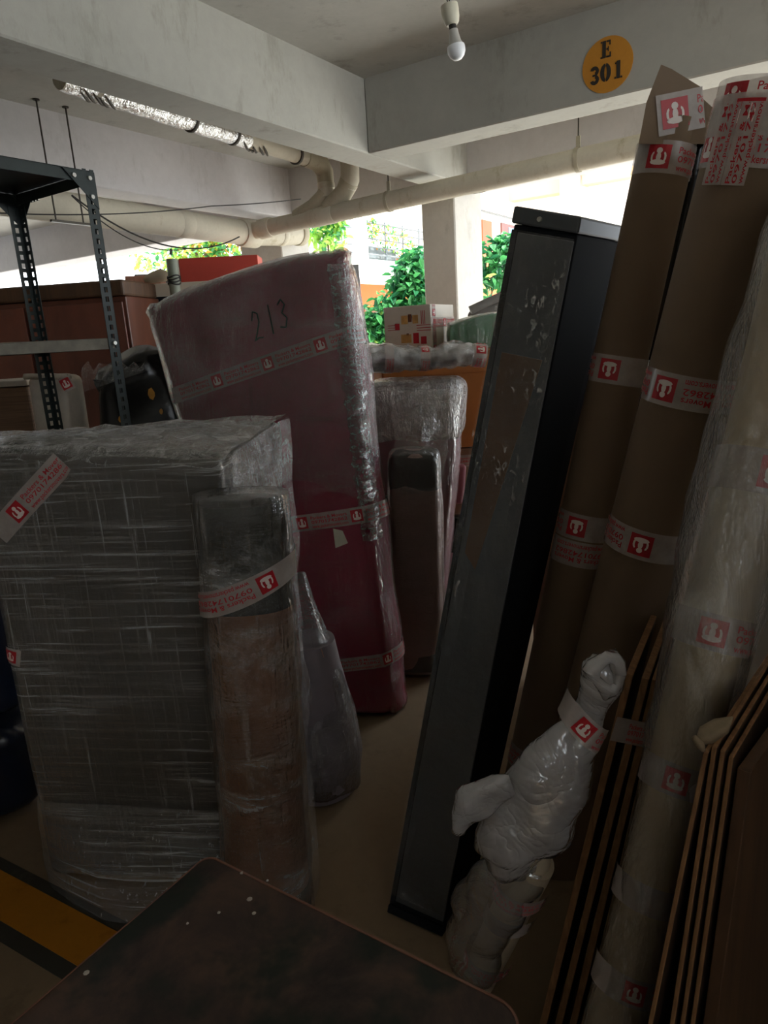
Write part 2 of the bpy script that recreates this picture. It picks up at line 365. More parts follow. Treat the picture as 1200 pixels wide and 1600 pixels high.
class Soft:
    """rounded, slightly lumpy block spanned by eight corners (bottom FL FR BR BL, then top)"""
    def __init__(s, c, r=.03, amp=0.0, freq=5, seed=0, bulge=0.0):
        s.c = [Vector(q) for q in c]; c = s.c
        s.ax = ((c[1]-c[0])+(c[2]-c[3])+(c[5]-c[4])+(c[6]-c[7]))/4
        s.ay = ((c[3]-c[0])+(c[2]-c[1])+(c[7]-c[4])+(c[6]-c[5]))/4
        s.az = ((c[4]-c[0])+(c[5]-c[1])+(c[6]-c[2])+(c[7]-c[3]))/4
        s.h = Vector((s.ax.length/2, s.ay.length/2, s.az.length/2)); s.u = [s.ax.normalized(), s.ay.normalized(), s.az.normalized()]
        s.r = min(r, min(s.h)*.98); s.amp, s.freq, s.seed, s.bulge = amp, freq, V(seed*3.1, seed*1.7, seed), bulge
    def tri(s, L):
        a, b, w = [(L[i]/s.h[i]+1)/2 for i in range(3)]; c = s.c
        lo = c[0].lerp(c[1], a).lerp(c[3].lerp(c[2], a), b); hi = c[4].lerp(c[5], a).lerp(c[7].lerp(c[6], a), b)
        return lo.lerp(hi, w)
    def pt(s, q, off=0.0):
        inn = Vector([max(-(s.h[i]-s.r), min(s.h[i]-s.r, q[i])) for i in range(3)]); d = Vector(q)-inn
        if d.length < 1e-9: d = Vector((0, 0, 1))
        n = d.normalized(); L = inn+n*s.r
        if s.bulge:
            g = 1.0
            for i in range(3):
                if abs(n[i]) < .5: g *= max(0, 1-(q[i]/s.h[i])**2)
            L = L+n*(s.bulge*g)
        w = s.tri(L); N = (s.u[0]*n.x+s.u[1]*n.y+s.u[2]*n.z).normalized()
        disp = s.amp*noise.noise(w*s.freq+s.seed) if s.amp else 0
        return w+N*(disp+off), N
    def axis(s, i, n):
        h, r = s.h[i], s.r; e = [h-r, h-r*.62, h-r*.3, h]
        inner = [-(h-r)+2*(h-r)*k/n for k in range(1, n)]
        return [-x for x in reversed(e)]+inner+e
    def mesh(s, n=(8, 4, 10), off=0.0):
        g = [s.axis(i, n[i]) for i in range(3)]; idx, vs_, fs = {}, [], []
        def vid(i, j, k):
            key = (i, j, k)
            if key not in idx:
                idx[key] = len(vs_); vs_.append(s.pt((g[0][i], g[1][j], g[2][k]), off)[0])
            return idx[key]
        N = [len(x)-1 for x in g]
        for i in range(N[0]):
            for j in range(N[1]):
                for k in (0, N[2]): fs.append((vid(i, j, k), vid(i+1, j, k), vid(i+1, j+1, k), vid(i, j+1, k)))
        for i in range(N[0]):
            for k in range(N[2]):
                for j in (0, N[1]): fs.append((vid(i, j, k), vid(i+1, j, k), vid(i+1, j, k+1), vid(i, j, k+1)))
        for j in range(N[1]):
            for k in range(N[2]):
                for i in (0, N[0]): fs.append((vid(i, j, k), vid(i, j+1, k), vid(i, j+1, k+1), vid(i, j, k+1)))
        return vs_, fs
    def obj(s, name, mat, parent=None, n=(8, 4, 10), off=0.0, **k):
        v, f = s.mesh(n, off); return obj(name, v, f, mat, parent, smooth=True, **k)
    def front(s, a, w, off=0.004):     # point of the front face; a, w in 0..1
        return s.pt(((2*a-1)*s.h[0], -s.h[1], (2*w-1)*s.h[2]), off)
    def ring(s, w, off=.006, tilt=0.0, tiltx=0.0, n=10, sides='FRBL'):
        """path round the block at height w (0..1): tilt raises the front-right, tiltx bends along x"""
        hx, hy, r = s.h.x, s.h.y, s.r; pts = []
        def line(p, q, m):
            for k in range(m): pts.append((p[0]+(q[0]-p[0])*k/m, p[1]+(q[1]-p[1])*k/m))
        m = n
        if 'F' in sides: line((-hx, -hy), (hx, -hy), m)
        if 'R' in sides: line((hx, -hy), (hx, hy), m)
        if 'B' in sides: line((hx, hy), (-hx, hy), m)
        if 'L' in sides: line((-hx, hy), (-hx, -hy), m)
        if sides == 'FRBL': pts.append(pts[0])
        else: pts.append({'F': (hx, -hy), 'FR': (hx, hy), 'R': (hx, hy)}.get(sides, pts[-1]))
        out = []
        # refine corners
        fine = []
        for a, b in zip(pts[:-1], pts[1:]):
            for k in range(3): fine.append((a[0]+(b[0]-a[0])*k/3, a[1]+(b[1]-a[1])*k/3))
        fine.append(pts[-1])
        for x, y in fine:
            z = (2*(w+tilt*x/hx+tiltx*(x/hx)**2)-1)*s.h.z
            out.append(s.pt((x, y, z), off))
        return out

class Roll:
    """straight roll between two points; flat squeezes it"""
    def __init__(s, p0, p1, r0, r1, flat=1.0, phase=None):
        s.p0, s.p1, s.r0, s.r1, s.flat = Vector(p0), Vector(p1), r0, r1, flat
        d = (s.p1-s.p0).normalized(); s.d = d
        toc = Vector((0, 0, EYE))-(s.p0+s.p1)/2; s.B = (toc-d*toc.dot(d)).normalized()     # theta = 90 deg faces the camera
        s.A = s.B.cross(d)*-1
        if s.A.x < 0: s.A = -s.A
    def pt(s, t_, th, off=0.0):
        r = s.r0+(s.r1-s.r0)*t_; n = (s.A*cos(th)+s.B*sin(th))
        return s.p0.lerp(s.p1, t_)+(s.A*cos(th)*(r+off)+s.B*sin(th)*(r*s.flat+off)), n.normalized()
    def mesh(s, seg=28, nt=14, off=0, amp=0, freq=6, t0=0.0, t1=1.0):
        vs_, fs = [], []
        for i in range(nt+1):
            t_ = t0+(t1-t0)*i/nt
            for k in range(seg):
                q, n = s.pt(t_, 2*pi*k/seg, off)
                if amp: q = q+n*amp*noise.noise(q*freq)
                vs_.append(q)
        for i in range(nt):
            for k in range(seg):
                a = i*seg+k; b = i*seg+(k+1) % seg; fs.append((a, b, b+seg, a+seg))
        fs.append(tuple(range(seg))[::-1]); fs.append(tuple(nt*seg+k for k in range(seg)))
        return vs_, fs
    def ring(s, t_, off=.003, tilt=0, a0=180, a1=-180, n=48):
        out = []; L = (s.p1-s.p0).length
        for k in range(n+1):
            th = radians(a0+(a1-a0)*k/n); out.append(s.pt(t_+tilt*cos(th)/L, th, off))
        return out

# ------------------------------------------------------------------ printed tape
_glyph = {}
def textmesh(body):
    if body in _glyph: return _glyph[body]
    cu = bpy.data.curves.new('lettering', 'FONT'); cu.body = body; cu.resolution_u = 2; cu.offset = .012
    o = bpy.data.objects.new('lettering', cu); COL.objects.link(o)
    dg = bpy.context.evaluated_depsgraph_get(); me = o.evaluated_get(dg).to_mesh()
    v = [(p.co.x, p.co.y) for p in me.vertices]; f = [tuple(q.vertices) for q in me.polygons]
    o.evaluated_get(dg).to_mesh_clear(); bpy.data.objects.remove(o); bpy.data.curves.remove(cu)
    x0, x1 = min(a for a, b in v), max(a for a, b in v)
    _glyph[body] = ([((a-x0)/(x1-x0), b/.72) for a, b in v], f); return _glyph[body]
LINES = ['Packers & Movers', '09701742862', 'www.packersmovers.com']
def emblem():
    """pale figure inside the red square: a head, two curled arms and a seated base"""
    polys = []
    def disc(cx, cy, rx, ry, n=10, a0=0, a1=360):
        polys.append([(cx+rx*cos(radians(a0+(a1-a0)*k/n)), cy+ry*sin(radians(a0+(a1-a0)*k/n))) for k in range(n)])
    disc(.5, .74, .13, .13); disc(.5, .25, .34, .12); disc(.5, .47, .11, .2)
    for sgn in (-1, 1):
        arc = [(.5+sgn*(.20+.14*cos(radians(a))), .46+.24*sin(radians(a))) for a in range(-80, 81, 32)]
        arc2 = [(.5+sgn*(.20+.05*cos(radians(a))), .46+.16*sin(radians(a))) for a in range(80, -81, -32)]
        polys.append(arc+arc2)
    return polys
def add_tape(name, path, width, parent, phase=0.0, flip=False, printed=True, period=.23, mat='tape', lines=LINES, taper=None):
    pts = [p for p, n in path]; nrm = [n for p, n in path]; S = [0.0]
    for a, b in zip(pts[:-1], pts[1:]): S.append(S[-1]+(b-a).length)
    L = S[-1]; N = len(pts); acr = []
    for i in range(N):
        tg = (pts[min(i+1, N-1)]-pts[max(i-1, 0)]).normalized(); a = nrm[i].cross(tg)
        acr.append(a.normalized())
    def at(sv, tv, off):
        sv = max(0, min(L-1e-6, sv)); lo, hi = 0, N-1
        while hi-lo > 1:
            md = (lo+hi)//2
            if S[md] <= sv: lo = md
            else: hi = md
        k = (sv-S[lo])/max(1e-9, S[hi]-S[lo])
        return pts[lo].lerp(pts[hi], k)+acr[lo].lerp(acr[hi], k)*tv+nrm[lo].lerp(nrm[hi], k).normalized()*off
    vs_, fs = [], []; nc = 3
    for i in range(N):
        for j in range(nc+1): vs_.append(pts[i]+acr[i]*(width*(j/nc-.5)))
    for i in range(N-1):
        for j in range(nc): a = i*(nc+1)+j; fs.append((a, a+1, a+nc+2, a+nc+1))
    tp = obj(name, vs_, fs, mat, parent, smooth=True)
    if printed:
        vs_, fs, fm = [], [], []
        def mp(x, y, off):
            if flip: x, y = L-x, -y
            vs_.append(at(x, y, off))
        s0 = -phase; q = width*.72
        while s0 < L:
            if s0 >= 0 and s0+q < L:
                b = len(vs_); m = 4
                for i in range(m+1):
                    mp(s0+q*i/m, -q/2, .0009); mp(s0+q*i/m, q/2, .0009)
                for i in range(m): fs.append((b+2*i, b+2*i+2, b+2*i+3, b+2*i+1)); fm.append(0)
                for poly in emblem():
                    b = len(vs_)
                    for x, y in poly: mp(s0+q*x, q*(y-.5), .0017)
                    fs.append(tuple(range(b, b+len(poly)))); fm.append(1)
            tx0, tx1 = s0+q*1.35, s0+period-q*.3
            for li, ln in enumerate(lines):
                gv, gf = textmesh(ln); hh = width*.20; y0 = width*(.16-.265*li)
                if tx0 < 0 or tx0 > L: continue
                b = len(vs_); w_ = tx1-tx0; keep = tx0+w_ <= L
                for x, y in gv: mp(min(L, tx0+w_*x), y0+hh*(y-.1), .0011)
                for f in gf:
                    if keep or max(tx0+w_*gv[i][0] for i in f) < L: fs.append(tuple(b+i for i in f)); fm.append(0)
            s0 += period
        if fs: obj('tape_print', vs_, fs, None, tp, mats=['tape_red', 'tape_white'], fmat=fm)
    return tp

# ================================================================== the building
CEIL, BOT = 2.74, 2.40
def sbox(name, dims, mat, label, bevel=.006):
    v, f = bev(ebox(*dims), BOXF, bevel, 1); return struct(obj(name, v, f, mat), label)
FL = struct(obj('floor', ebox(-7.5, 1.75, -8, 5.6, -.12, 0), BOXF, 'floor'), 'bare brownish cement floor under the stored goods')
sbox('ceiling', (-7.5, 2.3, -8, 5.6, CEIL, CEIL+.16), 'wall', 'whitewashed concrete ceiling slab with grey stains', .001)
sbox('beam_left', (-7.4, 1.45, -.20, 0, BOT, CEIL+.02), 'beam', 'deep concrete ceiling beam running from upper left corner to middle')
sbox('beam_right', (0, .20, 0, 5.5, BOT, CEIL+.02), 'beam', 'concrete ceiling beam carrying the amber parking number')
sbox('beam_side', (-7.4, 1.45, -1.67, -1.47, BOT, CEIL+.02), 'soffit', 'pale ceiling beam above the thick drain pipe')
sbox('beam_rear', (1.15, 1.45, -7.9, 5.5, BOT, CEIL+.02), 'soffit', 'pale edge beam above the bright far openings')
sbox('column_middle', (1.15, 1.57, -.35, -.10, 0, CEIL), 'column', 'whitewashed square concrete column beside the leafy bush', .008)
sbox('column_left', (1.15, 1.50, -2.03, -1.60, 0, CEIL), 'column', 'concrete column behind the red carton and pipe junction', .008)
sbox('column_right', (1.15, 1.57, 4.6, 5.0, 0, CEIL), 'column', 'concrete column at the outer corner of the parking bay', .008)
sbox('wall_back', (-7.5, -7.3, -8, 5.6, 0, CEIL), 'wall', 'whitewashed rear wall behind the camera', .004)
sbox('wall_left', (-7.5, -1.0, -8, -7.8, 0, CEIL), 'wall', 'whitewashed side wall of the parking level', .004)
sbox('wall_side_near_blocker', (-7.3, -6.4, 5.42, 5.6, 0, CEIL), 'wall', 'whitewashed side wall behind the camera, added to narrow the light opening', .004)  # added out of view; closes part of the side opening to light
sbox('wall_side_blocker', (-6.4, -1.4, 5.42, 5.6, 0, 1.45), 'wall', 'low unseen side wall added to cut light from the right', .004)  # added out of view to keep side light off the lower goods
wr = V(1.16, -1.6, 0)
struct(obj('wall_right_blocker', boxverts(wr, V(.18, 0, 0), V(.12, 3.95, 0), V(0, 0, 2.02)), BOXF, 'wall'), 'plain low partition added beside the rolls to block light from the right')  # added off-frame partition that shades the lower right

wl = V(1.28, 2.36, 0)
struct(obj('wall_right_low_blocker', boxverts(wl, V(.16, 0, 0), V(.03, .85, 0), V(0, 0, 1.5)), BOXF, 'column'), 'lower end of the added partition, blocking a sliver of daylight')  # added only to stop bright outdoors showing past the partition end
# painted bay line on the floor
a0, a1, b0, b1 = G(0, 1360), G(0, 1425), G(160, 1445), G(105, 1490)
dl = (b0-a0).normalized()*.9; up_ = V(0, 0, .002)
def line_strip(name, p, q, w0, w1, mat, label, z):
    d = (q-p).normalized(); nrm = V(-d.y, d.x, 0); pp = p-d*1.2; qq = q+d*.75
    vs_ = [pp+nrm*w0, qq+nrm*w0, qq+nrm*w1, pp+nrm*w1]
    vs_ = [V(v.x, v.y, 0) for v in vs_]+[V(v.x, v.y, z) for v in vs_]
    o = obj(name, vs_, BOXF, mat, FL); o['label'] = label; return o
line_strip('floor_border', a0, b0, -.16, .035, 'black_line', 'dark border of the yellow bay line', .002)
line_strip('floor_line', a0, b0, -.118, 0, 'yellow', 'worn yellow bay line painted on floor', .004)

# parking number on the beam
sg = thing('parking_sign', 'round amber painted parking number on the ceiling beam', 'sign', W(-.003, 1.20, 2.42))
def on_beam(x, y, o): return W(-o, 1.20+x, 2.522+y)
n = 40; rad = .103
dv = [on_beam(rad*cos(2*pi*k/n), rad*sin(2*pi*k/n), .0035) for k in range(n)]+[on_beam(rad*cos(2*pi*k/n), rad*sin(2*pi*k/n), .0003) for k in range(n)]
obj('disc', dv, [tuple(range(n)), tuple(range(2*n-1, n-1, -1))]+[(k, (k+1) % n, n+(k+1) % n, n+k) for k in range(n)], 'sign_paint', sg)
def poly_plate(name, polys, cx, cy, s, sx=1.0):
    vs_, fs = [], []
    for pl in polys:
        b = len(vs_); m_ = len(pl)
        vs_ += [on_beam(cx+x*s*sx, cy+y*s, .0055) for x, y in pl]+[on_beam(cx+x*s*sx, cy+y*s, .0036) for x, y in pl]
        fs.append(tuple(range(b, b+m_)))
        fs += [(b+k, b+(k+1) % m_, b+m_+(k+1) % m_, b+m_+k) for k in range(m_)]
    return obj(name, vs_, fs, 'stencil', sg)
def rc(x0, y0, x1, y1): return [(x0, y0), (x1, y0), (x1, y1), (x0, y1)]
def arcband(cx, cy, ro, ri, a0, a1, sx=1, sxi=None, n=9):
    sxi = sxi or sx
    A = [radians(a0+(a1-a0)*k/n) for k in range(n+1)]
    return [(cx+ro*sx*cos(t_), cy+ro*sin(t_)) for t_ in A]+[(cx+ri*sxi*cos(t_), cy+ri*sin(t_)) for t_ in reversed(A)]
gE = [rc(.12, 0, .36, 1), rc(0, 0, .1, .1), rc(0, .9, .1, 1), rc(.4, 0, .72, .1), rc(.62, .1, .72, .3), rc(.4, .9, .68, 1), rc(.6, .72, .68, .9), rc(.4, .45, .52, .55), rc(.5, .36, .56, .64)]
g3 = [arcband(.3, .74, .27, .075, -78, 165, 1.1), arcband(.3, .27, .28, .08, -165, 78, 1.1), rc(.16, .46, .36, .56)]
g0 = [arcband(.32, .5, .5, .36, 98, 262, .72, .24), arcband(.32, .5, .5, .36, -82, 82, .72, .24)]
g1 = [rc(.13, 0, .36, .98), rc(0, 0, .1, .1), rc(.39, 0, .5, .1), rc(.02, .82, .1, .9)]
poly_plate('letter_plate', gE, -.028, .026, .062, .95)
poly_plate('digit_plate', g3, -.070, -.064, .068, .9); poly_plate('digit_plate', g0, -.026, -.062, .068, .9); poly_plate('digit_plate', g1, .030, -.060, .066, .95)

# bulb
bp = P(708, 47, 2.4); bb = P(713, 78, 2.4)
bl = thing('light_bulb', 'bare white bulb hanging in a cream holder from twisted wires', 'light bulb', bb-V(0, 0, .03))
tilt = (bp-bb).normalized()
def along(q0, prof, seg=20):
    A, Bv = frame_of(tilt); vs_, fs = [], []
    for h, r in prof:
        for k in range(seg): vs_.append(q0+tilt*h+(A*cos(2*pi*k/seg)+Bv*sin(2*pi*k/seg))*r)
    for i in range(len(prof)-1):
        for k in range(seg): a = i*seg+k; b = i*seg+(k+1) % seg; fs.append((a, b, b+seg, a+seg))
    fs.append(tuple(range(seg))[::-1]); fs.append(tuple((len(prof)-1)*seg+k for k in range(seg))); return vs_, fs
v, f = along(bb, [(-.028, .004), (-.026, .013), (-.018, .022), (-.006, .0275), (.006, .028), (.012, .026)]); obj('globe', v, f, 'bulb_glass', bl, smooth=True, autos=50)
v, f = along(bb, [(.0121, .024), (.022, .019), (.04, .0155), (.055, .014)]); obj('neck', v, f, 'bulb_neck', bl, smooth=True, autos=50)
v, f = along(bb, [(.0551, .0115), (.068, .0115)]); obj('cap', v, f, 'cable', bl, smooth=True, autos=50)
v, f = along(bb, [(.0681, .017), (.075, .022), (.09, .0255), (.108, .027), (.122, .026), (.125, .018)]); obj('holder', v, f, 'holder', bl, smooth=True, autos=50)
top = bb+tilt*.125
for sgn in (-1, 1):
    pa = []
    for k in range(25):
        t_ = k/24; q = top.lerp(V(top.x-.01, top.y+.02, CEIL), t_); a_ = sgn*pi/2+t_*7
        pa.append(q+V(cos(a_), sin(a_), 0)*.012*(1-t_*.4)*(0.4+1.2*sin(pi*min(1, t_*3+.05))*.6))
    tube('wire', pa, .0017, 'cable', bl, 6)
cd = thing('ceiling_conduit', 'thin cream wiring conduit on ceiling above the bulb', 'conduit', V(top.x, top.y, CEIL-.02))
cc = V(top.x, top.y+.03, CEIL-.012); v = boxverts(cc-E2*.02-E1*.01-V(0, 0, .01), E2*1.6, E1*.022, V(0, 0, .0215))
bbox('channel', v, 'conduit', cd, .002)
tube('junction_box', [V(top.x, top.y, CEIL-.022), V(top.x, top.y, CEIL-.0005)], .035, 'conduit', cd, 20)

# ------------------------------------------------------------------ pipes
def sleeve(p, d, r, ln, name, parent, mat='pvc'): return tube(name, [p-d*ln/2, p-d*(ln/2-.004), p+d*(ln/2-.004), p+d*ln/2], [r*.97, r, r, r*.97], mat, parent, 22)
PZ = 2.262
p1a, p1b = W(-3.0, -1.52, PZ+.045), W(.74, -1.52, PZ)
pm = thing('drain_pipe', 'thick stained cream drain pipe under the pale beam', 'pipe', p1a)
tube('pipe_run', [p1a, p1b], .082, 'pvc', pm, 28)
sleeve(W(.10, -1.52, PZ+.008), E1, .0845, .10, 'coupling', pm); sleeve(W(.70, -1.52, PZ), E1, .094, .16, 'socket', pm)
tube('end_run', [W(.76, -1.52, PZ), W(1.05, -1.52, PZ+.02), W(1.30, -1.52, PZ+.045)], .078, 'pvc', pm, 26)
sleeve(W(1.05, -1.52, PZ+.02), E1, .083, .05, 'coupling', pm); sleeve(W(1.28, -1.52, PZ+.043), E1, .088, .06, 'coupling', pm, 'pvc_grime')
for px_ in (45, 0):
    pass
hr = thing('pipe_hanger', 'two thin steel rods clamping the thick pipe at upper left', 'pipe hanger', W(-.72, -1.40, 2.2))
for b_, da in ((-1.36, 0), (-1.36, -.16)):
    tube('rod', [W(-.74+da, b_, CEIL), W(-.74+da, b_, 2.17)], .0045, 'rod', hr, 8)
    tube('rod_plate', [W(-.74+da, b_, CEIL-.006), W(-.74+da, b_, CEIL)], .016, 'rod', hr, 12)
bbox('clamp_bar', boxverts(W(-.93, -1.37, 2.168), E1*.24, E2*.02, V(0, 0, .012)), 'rod', hr, .002)

q0, q1 = W(.70, -1.50, 2.270), W(.70, 3.4, 2.400)
pr = thing('cross_drain_pipe', 'long cream drain pipe hung below the right beam', 'pipe', q0)
dq = (q1-q0).normalized(); tube('pipe_run', [q0, q1], .0565, 'pvc', pr, 26)
sleeve(q0+dq*.16, dq, .066, .11, 'socket', pr); sleeve(q0+dq*.66, dq, .061, .20, 'coupling', pr)
for s_, nm in ((1.18, 'a'), (2.36, 'b')):
    c = q0+dq*s_
    h_ = thing('pipe_strap', 'metal strap holding the long pipe, %s' % ('near the pipe elbows' if nm == 'a' else 'left of the wrapped cardboard roll'), 'pipe strap', c-V(0, 0, .07))
    v1, f1 = tubemesh([c-dq*.011, c+dq*.011], .0615, 24, caps=False); v2, f2 = tubemesh([c-dq*.011, c+dq*.011], .0585, 24, caps=False)
    n_ = 24; fs = f1+[[i+48 for i in q] for q in f2]+[(k, (k+1) % n_, 48+(k+1) % n_, 48+k) for k in range(n_)]+[(24+k, 24+(k+1) % n_, 72+(k+1) % n_, 72+k) for k in range(n_)]
    obj('band', list(v1)+list(v2), fs, 'pvc_grime', h_, smooth=True, autos=40)
    bbox('lug', boxverts(c+V(0, 0, .0605)-dq*.012-E1*.004, dq*.024, E1*.008, V(0, 0, .055)), 'pvc_grime', h_, .002)
    tube('rod', [c+V(0, 0, .1), V(c.x, c.y, CEIL)], .004, 'rod', h_, 8)
# small wrapped pipe beside the left beam
PB = -.80
def w3(a_, dz=0): return W(a_, PB, 2.598+.030*(.6-a_)+dz)
ps = thing('wrapped_pipe', 'slim pipe in torn plastic strapped beside the left beam', 'pipe', w3(-1.1))
r0, r1 = w3(-1.15), w3(.60)
tube('pipe_run', [r0.lerp(r1, k/24) for k in range(25)], [.048]*25, 'pvc', ps, 20, amp=.004, freq=30)
v, f = tubemesh([r0.lerp(r1, k/40) for k in range(0, 27)], [.053+.003*noise.noise(V(k*.7, 3, 0)) for k in range(27)], 20, caps=False, amp=.008, freq=22); obj('torn_plastic', v, f, 'film_black', ps, smooth=True)
for a_ in (-.42, -.12, .42): sleeve(w3(a_), E1, .0585, .018, 'wire_tie', ps, 'strap_dark')
for a0_ in (-1.0, -.02):
    for k in range(6):
        ce_ = w3(a0_+random.uniform(-.08, .10)); th0 = random.uniform(-2.6, -1.6)
        pa = [ce_+(E2*cos(th0+j*.28)*-1+V(0, 0, 1)*sin(th0+j*.28))*.056+E1*(.022*j) for j in range(6)]
        tube('plastic_shred', pa, [.002, .006, .008, .007, .005, .002], 'strap_dark', ps, 6)
tube('elbow', [w3(.50), w3(.60), w3(.665, -.012), w3(.70, -.05), w3(.705, -.11)], [.053, .056, .059, .057, .053], 'pvc_grime', ps, 20)
tube('drop_run', [w3(.705, -.09), w3(.705, -.20)], .050, 'pvc', ps, 20)
sleeve(w3(.705, -.13), V(0, 0, 1), .056, .035, 'coupling', ps)
tube('branch', [w3(.705, -.17), W(.705, PB-.03, 2.395), W(.705, PB-.12, 2.35), W(.70, PB-.26, 2.31)], [.054, .056, .052, .048], 'pvc_grime', ps, 20)
pv = thing('branch_pipe', 'grimy elbow pipe dropping from ceiling beside the beam junction', 'pipe', W(.70, -.60, 2.3))
tube('drop_run', [W(.70, -.60, CEIL), W(.70, -.60, 2.53), W(.70, -.605, 2.47), W(.70, -.63, 2.43)], [.058, .058, .060, .058], 'pvc', pv, 20)
tube('branch', [W(.70, -.61, 2.46), W(.70, -.66, 2.40), W(.70, -.80, 2.33)], [.062, .058, .05], 'pvc_grime', pv, 20)
# cables
def sagline(a, b, sag, n=18): return [a.lerp(b, k/n)-V(0, 0, 4*sag*(k/n)*(1-k/n)) for k in range(n+1)]
cb = thing('sagging_cable', 'thin black cable sagging below the thick pipe', 'cable', P(150, 338, 4.2))
tube('wire', sagline(P(112, 305, 3.85), P(374, 370, 4.75), .15), .0045, 'cable', cb, 6); tube('wire', sagline(P(112, 306, 3.85), P(290, 389, 4.35), .09), .003, 'cable', cb, 6)
tube('hook_tail', [P(267, 389, 4.28), P(267, 398, 4.28)], .008, 'cable', cb, 6)
tag(tube('span_wire', sagline(P(0, 333, 3.1), P(330, 322, 3.9), .02)+sagline(P(330, 322, 3.9), P(470, 311, 4.3), .005), .003, 'cable', None, 6), 'hair thin wire stretched across above thick pipe', 'wire')

# ================================================================== outdoors
struct(obj('ground', ebox(1.75, 45, -30, 30, -.3, -.08), BOXF, 'outground'), 'sunlit paving outside the parking bay')
struct(obj('ground_side', ebox(-12, 1.75, 5.6, 20, -.3, -.08), BOXF, 'outground'), 'paving beside the parking bay')
ab = thing('apartment_building', 'white apartment block with balcony railings and orange band seen outside', 'building', W(14, -7.5, -.08))
FE = -7.5
obj('wall', ebox(7.4, 40, FE-.3, FE, 3.0, 9), BOXF, 'facade', ab); obj('ground_storey_wall', ebox(7.4, 40, FE-.3, FE+.2, -.08, 3.0), BOXF, 'facade_yellow', ab)
bs = obj('balcony_slab', ebox(7.2, 14.2, FE, -6.5, 2.66, 3.08), BOXF, 'facade', ab)
obj('slab_band', ebox(7.2, 14.2, -6.5, -6.47, 2.97, 3.09), BOXF, 'facade_green', bs); obj('balcony_slab', ebox(7.4, 40, FE, -6.4, 5.45, 5.75), BOXF, 'facade', ab)
obj('orange_band', ebox(7.4, 40, FE+.2, FE+.35, 2.2, 2.66), BOXF, 'facade_orange', ab)
for a_ in (8.4, 10.6, 13.0, 15.2): obj('shutter', ebox(a_, a_+.9, FE+.2, FE+.25, 0, 2.15), BOXF, 'door_brown', ab)
for a_, a2 in ((7.4, 9.25), (9.80, 12.6)):
    rl = obj('railing', join([tubemesh([W(a_, -6.55, z), W(a2, -6.55, z)], .018, 6) for z in (3.84, 3.68, 3.52, 3.36, 3.2)])[0], join([tubemesh([W(a_, -6.55, z), W(a2, -6.55, z)], .018, 6) for z in (3.84, 3.68, 3.52, 3.36, 3.2)])[1], 'rail', ab)
    k = a_
    while k < a2:
        tube('baluster', [W(k, -6.55, 3.08), W(k, -6.55, 3.9)], .02, 'rail', ab, 6); k += .75
obj('balcony_pillar', ebox(9.3, 9.76, -6.7, -6.5, 3.08, 3.98), BOXF, 'facade', ab); obj('balcony_pillar', ebox(9.6, 10.1, -7.4, -7.1, 3.08, 5.45), BOXF, 'facade_beige', ab)
obj('low_panel', ebox(9.9, 11.2, -6.75, -6.7, 3.08, 3.4), BOXF, 'rail', ab)
dr = obj('door', ebox(17.6, 18.3, FE, FE+.06, 3.08, 4.75), BOXF, 'door_orange', ab)
wn = obj('window', ebox(19.1, 20.3, FE, FE+.05, 3.95, 4.8), BOXF, 'window_dark', ab); obj('curtain', ebox(19.65, 20.2, FE+.05, FE+.06, 4.1, 4.7), BOXF, 'window_blue', wn)
obj('pipe_line', *tubemesh([W(14, FE+.05, 5.0), W(24, FE+.05, 5.0)], .03, 6), 'rail', ab)
nb_ = thing('neighbour_building', 'beige house with white pillar beyond the black cabinet', 'building', W(16.5, -3, -.08))
obj('wall', ebox(16.6, 17, -6.0, 2, 3.3, 9), BOXF, 'facade', nb_); obj('upper_wall', ebox(16.2, 16.6, -6.0, -4.45, 4.9, 9), BOXF, 'facade_beige', nb_)
obj('pillar', ebox(15.8, 16.2, -4.4, -4.0, 3.3, 9), BOXF, 'facade', nb_); obj('upper_wall', ebox(16.2, 16.6, -3.95, 2, 5.0, 9), BOXF, 'facade_beige', nb_)
obj('ground_storey_wall', ebox(16.6, 17, -6, 2, -.08, 3.3), BOXF, 'facade', nb_)
struct(obj('wall_boundary', ebox(8.0, 8.2, -6.4, -1.9, -.08, 1.55), BOXF, 'facade'), 'low white boundary wall beyond the bush')

def leafshape(L, Wd):
    v = [V(0, 0, 0), V(Wd*.5, L*.35, .012), V(Wd*.42, L*.68, .008), V(0, L, -.02), V(-Wd*.42, L*.68, .008), V(-Wd*.5, L*.35, .012), V(0, L*.4, -.012)]
    return v, [(0, 1, 6), (1, 2, 6), (2, 3, 6), (3, 4, 6), (4, 5, 6), (5, 0, 6)]
def leafmesh(name, L, Wd, mat):
    me = bpy.data.meshes.new(name); v, f = leafshape(L, Wd); me.from_pydata([tuple(q) for q in v], [], f); me.materials.append(M[mat]); return me
def rndmat():
    return Matrix.Rotation(random.uniform(0, 2*pi), 3, 'Z') @ Matrix.Rotation(random.uniform(-1.3, .6), 3, 'X') @ Matrix.Rotation(random.uniform(-.6, .6), 3, 'Y')
def foliage(name, centers, count, size, mats, parent, label=None):
    vs_, fs, fm = [], [], []
    for _ in range(count):
        c, r = random.choice(centers); d = Vector((random.gauss(0, 1), random.gauss(0, 1), random.gauss(0, 1))).normalized()*r*random.uniform(.45, 1.0)**.5
        R = rndmat(); s = random.uniform(.7, 1.2); v, f = leafshape(size*s, size*.55*s); b = len(vs_)
        vs_ += [c+d+R @ q for q in v]; fs += [tuple(i+b for i in q) for q in f]; k = random.choices(range(len(mats)), [3, 2, 1][:len(mats)])[0]; fm += [k]*len(f)
    o = obj(name, vs_, fs, None, parent, mats=mats, fmat=fm); o['kind'] = 'stuff'; return o
BD = 7.6
